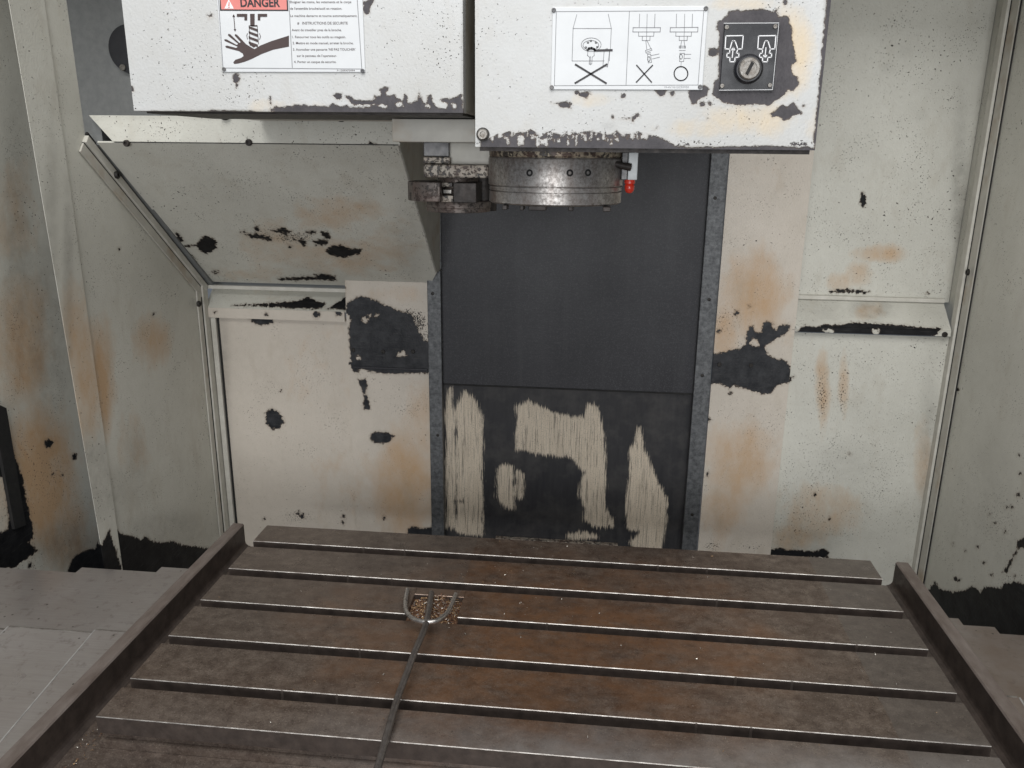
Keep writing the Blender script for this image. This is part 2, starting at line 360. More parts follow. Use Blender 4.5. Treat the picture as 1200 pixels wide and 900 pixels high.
def rectY(x0, x1, z0, z1, Y): return [(x0, Y, z0), (x1, Y, z0), (x1, Y, z1), (x0, Y, z1)]

# ================================================================== THE ENCLOSURE
XL, XR, YB, YU = -.250, 1.318, .885, .935
# ---- left wall
wl = tag(empty('wall_left', (XL, .6, -.3)), 'grey cream painted side wall left of the table, dirty post at its near end', 'wall', kind='structure')
z7 = lambda *p: Z(0, 425, 3.273, *p)
def pl(Y, zz): return (XL, Y, zz)
black_left = z7((262, 800), (275, 755), (290, 740), (340, 715), (365, 712), (375, 690), (380, 700), (395, 650), (410, 645), (420, 675), (428, 660), (425, 575), (437, 575), (440, 625), (455, 650), (480, 660), (510, 665), (540, 680), (560, 665), (580, 685), (620, 690), (660, 685), (700, 700), (740, 705), (800, 712), (830, 900), (262, 900))
panel('side_panel', [[pl(.462, -.35), pl(YB, -.35), pl(YB, .392), pl(.462, .392)], [pl(.462, .392), pl(YB, .392), pl(.521, .697), pl(.462, .697)], [pl(.462, .697), pl(.521, .697), pl(.513, 1.15), pl(.462, 1.15)]],
      MAT['paint'], wl, chips=[black_left, circ(180, 368, 2), circ(140, 292, 1.5)], stain=[(178, 400, 26, 34, .55), (118, 450, 17, 75, .75), (155, 520, 22, 50, .3), (110, 395, 12, 30, .5)],
      soot=[(160, 540, 14, 40, .22), (130, 600, 12, 40, .35), (200, 620, 60, 22, .3), (145, 575, 30, 30, .2)])
A0, A1, B0, B1 = at(7, 0, 0, XL), at(122, 676, 0, XL), at(38, 0, 0, XL), at(140, 640, 0, XL)
def lerpz(p, q, zz): t = (zz-p.z)/(q.z-p.z); return p.y+(q.y-p.y)*t
ya0, ya1 = lerpz(A0, A1, 1.1), lerpz(A0, A1, -.35); yb0, yb1 = .456, .460
po = panel('post', [[(XL+.004, ya1, -.35), (XL+.004, yb1, -.35), (XL+.004, yb0, 1.1), (XL+.004, ya0, 1.1)]], MAT['paint'], wl, th=.0006,
      chips=[z7((375, 690), (390, 700), (420, 640), (470, 800), (330, 800))], stain=[(100, 440, 30, 90, .6), (88, 380, 20, 60, .5)], soot=[(112, 560, 30, 60, .35), (80, 330, 6, 120, .3), (60, 240, 8, 100, .25)])
fl = z7((-40, 100), (0, 160), (18, 220), (38, 290), (60, 370), (88, 440), (100, 520), (120, 600), (130, 660), (110, 690), (145, 720), (60, 785), (-40, 800))
XD = -.47
panel('outer_panel', [[(XD, .10, -.35), (XD, .97, -.35), (XD, .97, 1.1), (XD, .10, 1.1)]], MAT['paint'], wl, th=.003, spk=[(60, 560, 40, 60, .42), (20, 600, 30, 40, .5)],
      chips=[fl, black_left, z7((170, 300), (185, 290), (205, 305), (195, 325), (178, 325)), z7((275, 352), (293, 348), (292, 372), (278, 372)), circ(62, 556, 1.5), circ(73, 556, 1.5), z7((108, 770), (120, 765), (125, 785), (108, 790))],
      holes=[z7((-30, 420), (12, 440), (25, 510), (35, 600), (30, 640), (-30, 660))],
      stain=[(45, 560, 50, 90, .8), (25, 400, 35, 90, .6), (70, 620, 40, 50, .6), (20, 250, 30, 80, .35)], soot=[(80, 640, 40, 30, .4), (55, 400, 30, 120, .3), (20, 300, 20, 200, .3)])
dp = [at(x, y, 0, XD+.0005) for x, y in ((-14, 470), (4, 478), (27, 615), (14, 620))]
bm = nb(); prism(bm, dp, (.006, 0, 0)); build('door_seal', bm, MAT['gap'], wl)
# sloping angle trim and corner trim of the left wall
def bar(name, p, q, w, n, t, mat, parent, off=0.0):
    """flat bar from p to q, w wide in the direction across, n = outward normal, t thick"""
    p, q, n = Vector(p), Vector(q), Vector(n); a = (q-p).normalized().cross(n).normalized()
    bm = nb(); prism(bm, [p+a*off, q+a*off, q+a*(off+w), p+a*(off+w)], n*t); return build(name, bm, mat, parent, bevel=.0008, seg=1)
nX = (1, 0, 0); S0, S1 = Vector((XL, .519, .700)), Vector((XL, .8825, .394))
bar('trim_strip', S0+Vector((.0005, 0, 0)), S1+Vector((.0005, 0, 0)), .018, nX, .0035, MAT['cream_plain'], wl, .0165)
bar('trim_strip', S0, S1, .014, nX, .008, MAT['cream_edge'], wl, .0008)
bar('seam', S0+Vector((0, 0, 0)), S1, .006, nX, .0045, MAT['gap'], wl, -.0065)
bar('seam', S0, S1, .0016, nX, .0040, MAT['gap'], wl, .0148)
for k in range(2):
    bar('trim_strip', (XL+.0003, YB-.004-(.026 if k else 0), -.35), (XL+.0003, YB-.004-(.026 if k else 0), .398), .022 if not k else .016, nX, .007 if not k else .0035, MAT['cream_edge' if not k else 'cream_plain'], wl, -.024 if not k else -.018)
bar('seam', (XL+.0002, YB-.004, -.35), (XL+.0002, YB-.004, .396), .0018, nX, .0038, MAT['gap'], wl, -.0259)
for p in ((136, 205), (232, 356)): 
    w = at(*p, 0, XL+.008); bolt(wl, w, (1, 0, 0), .0065, .005)

rf = panel('shade_roof', [[(-.50, .97, 1.14), (1.34, .97, 1.14), (1.34, .36, 1.14), (-.50, .36, 1.14)]], MAT['paint'], None, cell=.05)  # added out of view to keep light off the upper walls
tag(rf, 'unseen cream sheet added over the rear to shade the upper walls', 'shade_roof', kind='structure')
# ---- right wall
wr = tag(empty('wall_right', (XR, .6, -.3)), 'grey green painted side wall right of the table, black bare patch at its foot', 'wall', kind='structure')
z8 = lambda *p: Z(900, 425, 2.77, *p)
black_right = z8((500, 900), (515, 740), (525, 735), (540, 712), (560, 735), (600, 745), (640, 738), (660, 725), (680, 735), (690, 745), (700, 730), (735, 728), (755, 735), (765, 720), (800, 710), (840, 720), (900, 715), (900, 950))
sp = [circ(900+x/2.77, 425+y/2.77, r) for x, y, r in ((815, 360, 2.2), (812, 430, 2.8), (608, 703, 2.8), (620, 706, 2), (680, 598, 2), (775, 470, 1.5), (790, 470, 2), (720, 495, 1.5), (735, 520, 1.5), (640, 610, 1.5), (800, 690, 2), (725, 690, 2), (700, 650, 1.5), (616, 88, 1.5), (815, 300, 1.2), (770, 550, 1.6), (600, 590, 1.3))]
panel('side_panel', [[(XR, .97, -.35), (XR, .05, -.35), (XR, .05, 1.14), (XR, .97, 1.14)]], MAT['paint'], wr, cell=.004,
      chips=[black_right, z8((808, 580), (835, 565), (835, 600), (820, 602), (800, 630), (778, 680), (762, 682), (788, 640), (806, 612))]+sp, stain=[(1080, 560, 14, 50, .25)], soot=[(1150, 600, 40, 60, .16), (1190, 640, 30, 40, .2)], spk=[(1170, 610, 40, 60, .42), (1185, 690, 30, 30, .5)])
cl = [(1184, 0, 1200, 0), ]
for k, (w, t, o) in enumerate(((.020, .010, .0), (.030, .004, .020))):
    bar('trim_strip', (XR-.0004, YB+.002, -.35), (XR-.0004, YB+.002, 1.15), w, (-1, 0, 0), t, MAT['cream_edge' if not k else 'cream_plain'], wr, o+.001*k)
bar('seam', (XR-.0002, YB+.002, -.35), (XR-.0002, YB+.002, 1.13), .0022, (-1, 0, 0), .0055, MAT['gap'], wr, .0200)
bar('seam', (XR-.0002, YB+.002, -.35), (XR-.0002, YB+.002, 1.15), .003, (-1, 0, 0), .006, MAT['gap'], wr, -.004)
bar('seam', (XR-.0002, YB+.002, -.35), (XR-.0002, YB+.002, 1.13), .0014, (-1, 0, 0), .0030, MAT['gap'], wr, .0512)
bolt(wr, at(1135, 319, 0, XR-.010), (-1, 0, 0), .0065, .004)

# ---- back wall: lower panels, ledges, upper panels
wb = tag(empty('wall_back', (.53, YB, -.3)), 'cream painted sheet metal back wall with folded ledges either side of the column', 'wall', kind='structure')
zA = lambda *p: Z(200, 280, 4, *p); zB = lambda *p: Z(780, 330, 5, *p); zC = lambda *p: Z(900, 200, 4, *p)
XA, XB = .075, .985
panel('lower_panel', [rectY(XL+.001, XA+.03, -.35, .330, YB)], MAT['paint_plate'], wb,
      chips=[[(311, 484), (318, 479), (324, 481), (331, 489), (333, 494), (328, 502), (318, 503), (312, 497)], [(290, 372), (321, 373), (320, 379), (308, 381), (300, 380)], circ(354, 605, 3), circ(349, 601, 2), circ(402, 606, 2), circ(402, 613, 1.6), circ(329, 457, 1.5), circ(310, 608, 1)],
      stain=[(370, 440, 60, 90, .16), (400, 560, 50, 60, .2)], spk=[(350, 605, 30, 12, .5), (365, 440, 40, 60, .36)], soot=[(262, 500, 8, 140, .35)])
panel('lower_panel', [rectY(XB-.03, XR-.001, -.35, .330, YB)], MAT['paint'], wb,
      chips=[z8((-10, 612), (40, 600), (60, 608), (150, 612), (180, 603), (198, 615), (195, 634), (100, 632), (-10, 626)), zB((706, 560), (755, 553), (735, 575), (714, 592)), circ(955, 580, 2), circ(996, 532, 1.8), circ(972, 608, 1.3)],
      stain=[(964, 455, 9, 50, .6), (989, 450, 7, 42, .5), (960, 600, 60, 40, .4), (930, 630, 30, 20, .5), (1080, 540, 12, 60, .4)], spk=[(963, 465, 8, 40, .55), (987, 465, 7, 36, .52), (945, 615, 60, 25, .40), (1030, 590, 60, 50, .36)], soot=[(1000, 540, 50, 25, .14), (1090, 560, 14, 120, .3), (940, 640, 50, 18, .3)])
# ledges: sloping top, lip at the front
for side in (0, 1):
    x0, x1 = ((XL+.001, XA+.03), (XB-.03, XR-.001))[side]
    xe = x1 if side == 0 else x1-.012
    chips = [zA((285, 312), (400, 305), (480, 300), (555, 292), (600, 288), (645, 272), (670, 285), (690, 295), (725, 297), (722, 318), (680, 328), (560, 324), (440, 316)), zA((730, 325), (760, 312), (800, 285), (822, 270), (822, 335), (780, 328)), zA((670, 170), (700, 168), (770, 178), (778, 195), (700, 196), (500, 190), (510, 182)), zA((706, 207), (760, 206), (812, 212), (812, 240), (750, 235))] if side == 0 else \
            [zC((130, 765), (145, 740), (180, 728), (220, 735), (250, 725), (350, 720), (400, 710), (480, 715), (560, 720), (640, 725), (720, 735), (815, 738), (800, 757), (765, 782), (700, 785), (640, 779), (540, 784), (440, 775), (300, 770), (130, 772)), zC((870, 565), (895, 530), (885, 610)), zC((890, 622), (915, 615), (900, 660), (885, 650))]
    holes = [] if side == 0 else [zC((258, 748), (305, 740), (310, 765), (280, 762)), zC((488, 745), (522, 742), (522, 765), (495, 767))]
    panel('ledge', [[(x0, YB-.012, .346), (xe, YB-.012, .346), (xe, YU-.006, .392), (x0, YU-.006, .392)]], MAT['paint'], wb, cell=.003, chips=chips, holes=holes, stain=[(1020, 365, 22, 12, .5), (330, 345, 60, 10, .2)], soot=[(960, 365, 40, 18, .22), (1022, 362, 30, 14, .4), (1090, 370, 30, 18, .12)])
    panel('ledge_lip', [rectY(x0 if side == 0 else at(931, 395, 1, YB-.0125).x, at(403.5, 368, 1, YB-.0125).x if side == 0 else xe, .324 if side == 0 else .334, .3455, YB-.0125)], MAT['paint_plate' if side == 0 else 'paint'], wb, cell=.003, th=.010,
          chips=[circ(371, 369, 5, 4.5), circ(397, 367, 5, 3.5), circ(312, 369, 2.4), circ(252, 366, 1.6)] + (chips if side == 1 else chips[:2]), holes=holes)
panel('upper_panel', [rectY(XB-.03, XR-.001, .392, 1.15, YU)], MAT['paint'], wb, cell=.004,
      chips=[zC((435, 110), (445, 98), (450, 115), (460, 130), (455, 165), (440, 172), (430, 145)), zC((285, 570), (290, 560), (380, 556), (480, 568), (480, 575), (380, 573)), zC((870, 565), (895, 530), (885, 610), (872, 590)), zC((735, 578), (745, 570), (755, 578))],
      stain=[(1030, 297, 32, 12, .55), (1010, 322, 20, 18, .45), (985, 330, 26, 12, .4), (900, 320, 20, 60, .3)], soot=[(1125, 240, 10, 120, .4), (1060, 60, 8, 8, .12), (1040, 80, 8, 8, .12), (1080, 135, 8, 8, .1)])
bm = nb(); box(bm, XL+.0085, XL+.020, YB-.009, YB-.0005, -.35, .3235); build('frame_strip', bm, MAT['cream_edge'], wb, bevel=.0008, seg=1)
bm = nb(); box(bm, XL+.0205, XL+.0245, YB-.0025, YB-.0004, -.35, .3235); build('seam', bm, MAT['gap'], wb)
bm = nb(); box(bm, XL+.002, XA+.03, YU-.052, YU+.004, .386, .3935); build('ledge_flange', bm, MAT['cream_edge'], wb)
bm = nb(); box(bm, XB-.03, XR-.013, YU-.012, YU-.001, .3925, .4005); build('ledge_flange', bm, MAT['cream_edge'], wb, bevel=.0008, seg=1)
bolt(wb, at(1107, 392, 1, YB-.013), (0, -1, 0), .0055, .003)
# recess behind the tool magazine
bm = nb(); box(bm, -.72, .24, .80, .806, .60, 1.25); build('recess_panel', bm, MAT['recess_shade'], wb)
bm = nb(); box(bm, -.726, -.7205, .40, .806, .60, 1.25); build('recess_side', bm, MAT['recess_shade'], wb)

# ================================================================== TOOL MAGAZINE HOUSING (sloping guard under the magazine)
mh = tag(empty('magazine_housing', (0, .7, .4)), 'sloping cream sheet metal guard under the tool magazine, scarred with black chips', 'guard')
YT, ZT, YS, ZS = .530, .688, YU-.045, .400
XH0, XH1 = XL+.012, .277
def sl(x, t): return (x, YT+(YS-YT)*t, ZT+(ZS-ZT)*t)
zD = lambda *p: Z(80, 120, 5, *p)
panel('sloping_panel', [[sl(XH0, .86), sl(.272, .86), sl(XH1, 0), sl(XL+.014, 0)], [sl(XH0, 1), sl(.244, 1), sl(.272, .86), sl(XH0, .86)]], MAT['paint'], mh, cell=.003,
      chips=[circ(243, 287, 12, 9.5, 14), [(217, 290), (217, 288.4), (236, 285), (236, 287.2)], [(382, 292), (390, 288), (400, 287), (410, 291), (424, 292), (422, 298), (410, 300), (402, 303), (392, 300), (384, 297)], zA((195, 155), (210, 148), (228, 155), (215, 165)), *[Z(70, 94, 2.765, *p) for p in (((585, 492), (600, 488), (602, 500)), ((600, 500), (640, 498), (690, 512), (688, 522), (650, 515), (625, 512)), ((628, 475), (645, 472), (650, 488), (635, 492)), ((684, 487), (715, 482), (720, 475), (732, 478), (735, 487), (752, 490), (738, 497), (736, 512), (728, 496), (700, 493)), ((795, 490), (832, 488), (828, 497), (800, 497)), ((846, 492), (865, 490), (880, 510), (870, 516), (852, 505)), ((820, 522), (845, 515), (870, 522), (868, 533), (830, 535)), ((772, 520), (790, 515), (802, 530), (790, 538)), ((738, 535), (755, 538), (745, 545)))], [(204, 270), (210, 275), (215, 283), (210, 284)], [(220, 296), (226, 300), (236, 316), (238, 322), (230, 312)], [(236, 318), (242, 324), (245, 332), (238, 330)], [(368, 322), (380, 321), (393, 324), (394, 329), (372, 328)], [(325, 326), (370, 324), (370, 328), (330, 329)]],
      stain=[(395, 250, 55, 22, .45), (330, 285, 60, 30, .35), (410, 300, 80, 25, .4), (460, 290, 40, 35, .3), (300, 320, 60, 12, .3)],
      spk=[(300, 275, 18, 6, .55), (345, 278, 34, 9, .62), (320, 274, 50, 11, .48)], soot=[(480, 270, 20, 60, .2)])
bm = nb(); box(bm, XL+.045, XH1-.002, YT-.0012, YT+.0005, .6883, .6895); build('seam', bm, MAT['gap'], mh)
panel('top_flange', [[(XL+.042, YT-.001, .690), (XH1+.001, YT-.001, .690), (XH1-.004, YT-.001, .7310), (XL+.006, YT-.001, .7310)]], MAT['paint'], mh, cell=.004, chips=[[(430, 168), (433, 166), (446, 171), (436, 172)]], soot=[(260, 138, 160, 3, .2)])
bm = nb(); prism(bm, [(XL+.0005, YT+.012, .729), (XL+.0005, YT+.012, ZT-.004), (XL+.0005, YS+.004, ZS-.012), (XL+.0005, YS+.04, ZS-.012), (XL+.0005, YS+.04, .729)], (.016, 0, 0)); build('end_seal', bm, MAT['recess_shade'], mh)
bm = nb(); prism(bm, [(XH1, YT, ZT), (XH1, YT, .731), (XH1, YB-.006, .731), (.272, YB-.006, sl(0, .86)[2]), sl(.272, .86)], (-.003, 0, 0)); build('side_sheet', bm, MAT['cream_plain'], mh)
bm = nb(); box(bm, XL+.006, XH1-.004, YT+.001, .799, .728, .7309); build('top_sheet', bm, MAT['cream_plain'], mh)
for p in ((149, 168), (292, 167)): bolt(mh, at(*p, 1, YT-.002), (0, -1, 0), .0055, .005, mat=MAT['dark_steel'])
for p in ((264, 135), (400, 137)): bolt(mh, at(*p, 1, YT-.002), (0, -1, 0), .008, .006)
bm = nb(); lathe(bm, at(156, 58, 1, .7995), [(.030, -.012), (.044, -.010), (.046, 0)], 40, 'y'); pot = tag(build('tool_pot', bm, MAT['pot'], None, True), 'dark round tool pot on the recess wall, half hidden by the left white cover', 'tool pot')
bolt(pot, at(144, 79, 1, .7875), (0, -1, 0), .006, .003, mat=MAT['steel_bolt'])

# ================================================================== COLUMN
cc = tag(empty('column_way_cover', (.53, .885, -.3)), 'black telescopic column cover with scraped cream lower sheet between grey steel rails', 'way cover')
YC = .884
z4 = lambda *p: Z(480, 430, 3.158, *p)
panel('lower_sheet', [rectY(.255, .83, -.35, .1925, YC+.004)], MAT['cover_scraped'], cc, cell=.003,
      chips=[z4((140, 150), (150, 85), (158, 150), (166, 160), (166, 590), (140, 590)), z4((178, 150), (205, 95), (220, 110), (245, 140), (262, 180), (265, 620), (190, 612), (174, 600), (176, 505)), z4((400, 150), (440, 130), (500, 160), (540, 175), (600, 190), (650, 190), (665, 140), (690, 150), (700, 200), (715, 250), (720, 400), (720, 520), (750, 570), (748, 585), (680, 585), (650, 560), (655, 520), (635, 480), (640, 430), (655, 390), (630, 360), (600, 330), (560, 320), (500, 320), (400, 300)), z4((330, 380), (345, 368), (378, 370), (382, 520), (360, 520), (330, 480)), z4((400, 390), (412, 400), (415, 480), (400, 485)), z4((850, 230), (860, 300), (880, 340), (900, 400), (930, 460), (948, 510), (945, 570), (925, 680), (840, 680), (820, 650), (860, 610), (810, 590), (808, 480), (820, 400), (820, 310), (840, 280)), z4((590, 625), (650, 615), (690, 630), (600, 634))],
      holes=[z4((160, 488), (200, 488), (202, 505), (178, 506), (175, 572), (163, 562))])
panel('upper_sheet', [rectY(.255, .83, .1915, 1.15, YC-.002)], MAT['cover_black'], cc, cell=.05, th=.004)
bm = nb(); a, b = at(581, 627, 1, YC), at(724, 638, 1, YC); box(bm, a.x, b.x, YC-.010, YC+.003, a.z-.006, a.z-.003); build('bottom_lip', bm, MAT['peeled'], cc, bevel=.001)
bm = nb(); box(bm, .262, .822, YC-.0035, YC-.0005, .1888, .1925); build('wiper_lip', bm, MAT['gap'], cc, bevel=.0006, seg=1)
a0, a1 = at(500, 316, 1, .866), at(516, 318, 1, .866)
bm = nb(); box(bm, a0.x, a1.x, .866, .884, -.35, a0.z-.001); rl = build('rail', bm, MAT['galv'], cc, bevel=.0015)
b0, b1 = at(822, 400, 1, .866), at(841.5, 300, 1, .866); b1x = at(833, 400, 1, .866).x
bm = nb(); box(bm, at(815, 430, 1, .866).x, at(834, 430, 1, .866).x, .866, .884, -.35, 1.15); rr_ = build('rail', bm, MAT['galv'], cc, bevel=.0015)
bm = nb(); box(bm, at(508, 290, 1, .874).x, at(517, 290, 1, .874).x, .874, .883, a0.z+.0005, 1.1); build('rail_backing', bm, MAT['galv'], cc, bevel=.001)
for p in ((507, 344), (513, 510)): bolt(rl, at(*p, 1, .866), (0, -1, 0), .0035, .0012)
for p in ((838, 232), (831, 351), (823, 440), (811, 603)): bolt(rr_, at(*p, 1, .866), (0, -1, 0), .0035, .0012)

YP = .873
pa = tag(empty('column_side_plate', (.16, YP, -.3)), 'cream plate left of the black column cover, large square black bare patch at its top', 'plate', 'plates beside the column cover')
big = zA((822, 330), (828, 300), (850, 285), (890, 268), (930, 278), (970, 290), (1000, 310), (1030, 315), (1060, 335), (1100, 345), (1130, 350), (1145, 390), (1160, 430), (1190, 475), (1240, 490), (1240, 632), (1140, 628), (1080, 632), (1010, 632), (950, 625), (900, 610), (880, 610), (880, 630), (860, 625), (840, 590), (815, 588), (845, 575), (838, 480), (835, 420), (845, 375), (815, 335))
panel('sheet', [rectY(at(404, 330, 1, YP).x, at(501, 330, 1, YP).x, -.35, at(450, 315.5, 1, YP).z, YP)], MAT['paint_plate'], pa, cell=.0025, th=.011,
      chips=[big, zA((878, 660), (915, 655), (922, 690), (915, 720), (930, 760), (935, 800), (905, 800), (903, 770), (910, 740), (895, 700)), [(433, 511), (440, 506), (455, 507), (462, 512), (455, 519), (442, 520), (436, 517)], [(478, 620), (484, 617), (495, 620), (508, 617), (512, 640), (478, 640)], circ(450, 607, 1.2, 3), [(402, 300), (404, 355), (404, 300)], [(440, 311), (447, 309), (456, 312), (450, 317), (442, 317)]],
      holes=[zA((893, 372), (910, 366), (930, 375), (918, 393), (900, 388)), circ(433, 369.5, 1.8), circ(441, 369.5, 2.2), zA((1058, 552), (1068, 532), (1095, 527), (1106, 548)), circ(420, 419.5, 2.6)],
      spk=[(490, 378, 13, 18, .72), (478, 366, 20, 6, .6), (498, 395, 6, 12, .62), (480, 480, 40, 14, .42)], stain=[(475, 570, 42, 80, .6), (495, 480, 20, 40, .4), (430, 570, 40, 60, .25), (470, 345, 40, 14, .25)])
bm = nb(); a = at(405, 430, 1, YP); b = at(501, 432, 1, YP); box(bm, a.x+.018, b.x, YP-.004, YP-.0005, a.z-.001, a.z+.003); build('weld_ridge', bm, MAT['cover_black'], pa, bevel=.001)
for p in ((414, 410), (449, 412), (484, 412)): bolt(pa, at(*p, 1, YP-.0003), (0, -1, 0), .0045, .0025)
pb = tag(empty('column_side_plate', (.90, YP, -.3)), 'cream plate right of the black column cover, orange stained with a ragged black patch', 'plate', 'plates beside the column cover')
rp = zB((200, 415), (265, 415), (310, 425), (370, 405), (440, 390), (475, 360), (470, 330), (490, 265), (512, 258), (525, 295), (560, 300), (570, 250), (590, 232), (635, 245), (620, 265), (650, 285), (665, 260), (728, 250), (725, 290), (660, 330), (580, 380), (600, 430), (650, 455), (700, 460), (730, 500), (730, 590), (650, 610), (620, 655), (570, 660), (490, 635), (400, 610), (370, 625), (330, 600), (200, 600))
panel('sheet', [rectY(at(835, 430, 1, YP).x, at(930, 400, 1, YP).x, -.35, 1.15, YP)], MAT['paint_plate'], pb, cell=.0025, th=.011,
      chips=[rp, circ(863, 366.5, 3), circ(842, 388, 2.5), circ(878, 359, 1.6), circ(856, 461, 2), [(826, 482), (829, 488), (833, 492), (826, 497)], circ(829, 556, 1.3, 3)], holes=[zB((490, 365), (515, 325), (545, 355), (550, 380), (515, 380)), zB((640, 625), (690, 595), (720, 600), (735, 625), (680, 625))],
      stain=[(885, 345, 38, 60, .65), (850, 390, 20, 40, .5), (865, 540, 45, 50, .6), (900, 380, 30, 40, .3), (845, 600, 30, 40, .45), (900, 210, 40, 30, .12)], spk=[(848, 415, 20, 4, .7), (850, 375, 25, 25, .42), (835, 640, 14, 8, .55), (880, 640, 40, 10, .4), (890, 500, 40, 40, .36)])
for p in ((843, 427), (880, 428)): bolt(pb, at(*p, 1, YP-.0003), (0, -1, 0), .0045, .0025)

# ================================================================== HEAD AND MAGAZINE COVERS
def seg_ribbon(bm, a, b, w, Y):
    a, b = Vector(a), Vector(b); d = (b-a); 
    if d.length < 1e-6: return
    n = Vector((-d.z, 0, d.x)).normalized()*w/2; e = d.normalized()*w*.3
    vs = [bm.verts.new(p) for p in (a-e-n, b+e-n, b+e+n, a-e+n)]; bm.faces.new(vs)
def art(name, polys, lines, mat, parent, Y, zm, wpx=1.0):
    """flat print: filled outlines and ruled lines, laid 0.25 mm over a plate that stands at Y"""
    bm = nb(); y = Y; mm = .00105
    for k, p in enumerate(polys):
        vs = [at(*q, 1, y) for q in zm(*p)]; bv = [bm.verts.new(q) for q in vs]
        for t in tessellate_polygon([[Vector((q.x, q.z, 0)) for q in vs]]): bm.faces.new([bv[i] for i in t])
    for l in lines:
        w, pts = (l[0], l[1:]) if isinstance(l[0], (int, float)) else (wpx, l)
        q = [at(*u, 1, y) for u in zm(*pts)]
        for a, b in zip(q, q[1:]): seg_ribbon(bm, a, b, w*mm, y)
    for v in bm.verts: v.co.y = y
    for f in bm.faces:
        f.normal_update()
        if f.normal.y > 0: f.normal_flip()
    me = bpy.data.meshes.new(name); bm.to_mesh(me); bm.free(); me.materials.append(mat); return link(name, me, parent)
def lettering(lines, mat, parent, Y, zm, name='lettering', bold=.0):
    """lines: (text, left, right, baseline, cap height) in plate coordinates"""
    V = []; F = []
    for txt, xl, xr, yb, cap in lines:
        cu_ = bpy.data.curves.new('t', 'FONT'); cu_.body = txt; cu_.size = 1.0; cu_.offset = bold; cu_.resolution_u = 3
        o = bpy.data.objects.new('t', cu_); col.objects.link(o); bpy.context.view_layer.update()
        me = bpy.data.meshes.new_from_object(o.evaluated_get(bpy.context.evaluated_depsgraph_get()))
        bpy.data.objects.remove(o); bpy.data.curves.remove(cu_)
        p0 = at(*zm((xl, yb))[0], 1, Y); p1 = at(*zm((xr, yb))[0], 1, Y); pc = at(*zm((xl, yb-cap))[0], 1, Y)
        xs = [v.co.x for v in me.vertices]; sx = (p1.x-p0.x)/(max(xs)-min(xs)); sz = (pc.z-p0.z)/.70; x0 = min(xs); o0 = len(V)
        V += [(p0.x+(v.co.x-x0)*sx, Y, p0.z+v.co.y*sz+(p1.z-p0.z)*(v.co.x-x0)/(max(xs)-x0)) for v in me.vertices]
        F += [tuple(o0+i for i in p.vertices) for p in me.polygons]; bpy.data.meshes.remove(me)
    me = bpy.data.meshes.new(name); me.from_pydata(V, [], F); me.materials.append(mat); return link(name, me, parent)
def plate(name, x0, x1, z0, z1, Y, th, mat, parent):
    bm = nb(); box(bm, x0, x1, Y-th, Y, z0, z1); return build(name, bm, mat, parent, bevel=.0004, seg=1)

# ---- left white cover
YM = .160
mc = tag(empty('magazine_cover', (.25, .35, .72)), 'white painted cover carrying the red DANGER plate, rust bitten lower edge', 'cover')
mx0, mx1, mz = at(157, 130, 1, YM).x, at(543, 133, 1, YM).x, at(350, 131, 1, YM).z
z2 = lambda *p: Z(240, 0, 6, *p); z3 = lambda *p: Z(400, 100, 6, *p)
edge1 = z3((30, 75), (60, 80), (100, 105), (200, 110), (240, 100), (235, 75), (275, 70), (270, 30), (310, 15), (335, 20), (335, 35), (305, 50), (310, 75), (375, 65), (385, 90), (430, 110), (445, 65), (460, 80), (460, 120), (500, 130), (530, 100), (545, 55), (560, 80), (575, 125), (600, 125), (605, 80), (630, 75), (645, 120), (665, 155), (700, 165), (735, 165), (745, 130), (700, 105), (705, 95), (760, 95), (800, 90), (820, 70), (845, 60), (870, 240), (240, 240), (160, 160), (20, 150), (0, 170), (-500, 185), (-500, 165), (-300, 140), (-60, 150), (60, 155), (200, 155), (240, 130), (100, 125))
panel('front_sheet', [rectY(mx0, mx1, mz, 1.02, YM)], MAT['paint_head'], mc, cell=.0016, th=.02,
      chips=[z2((195, 535), (210, 520), (240, 525), (245, 560), (225, 585), (200, 575)), z2((1110, 20), (1190, -10), (1190, 20), (1160, 40), (1155, 100), (1130, 105), (1110, 70)), z2((900, 670), (930, 655), (965, 660), (965, 690), (930, 705)), edge1, z2((480, 800), (490, 750), (560, 755), (640, 760), (700, 735), (760, 755), (860, 755), (900, 730), (950, 745), (1000, 745), (1060, 760), (1200, 755), (1200, 810)), z2((450, 700), (460, 675), (470, 690), (465, 745)), z2((985, 675), (1010, 672), (1060, 705), (1200, 708), (1200, 735), (1050, 735), (1020, 720)), z2((15, 108), (50, 100), (52, 118), (30, 130)), [(150, 103), (155, 101), (156, 107), (152, 106)], [(280, 99), (276, 98), (277, 104)], [(157, 131.5), (240, 130.8), (250, 129.5), (300, 131), (300, 140), (157, 140)]],
      holes=[z3((255, 145), (280, 135), (325, 145), (320, 158), (270, 158)), z3((375, 120), (410, 115), (440, 150), (400, 155), (380, 140)), z3((590, 145), (610, 130), (640, 145), (625, 165), (600, 160)), z3((660, 110), (700, 115), (735, 140), (725, 165), (690, 160), (665, 130)), z3((770, 130), (790, 120), (808, 140), (805, 165), (785, 165))],
      spk=[(470, 125, 60, 7, .5), (500, 128, 40, 5, .6)], stain=[(330, 125, 100, 10, .2)], soot=[(350, 131, 190, 2.5, .5), (543, 70, 3, 70, .35)])
bm = nb(); box(bm, mx0+.001, mx1-.001, YM+.018, .52, mz+.001, 1.02); build('body', bm, MAT['cream_plain'], mc, bevel=.003)
bm = nb(); box(bm, mx0+.004, mx1-.004, YM+.021, YM+.20, mz-.002, mz+.0005); build('bottom_flange', bm, MAT['dark_steel'], mc)
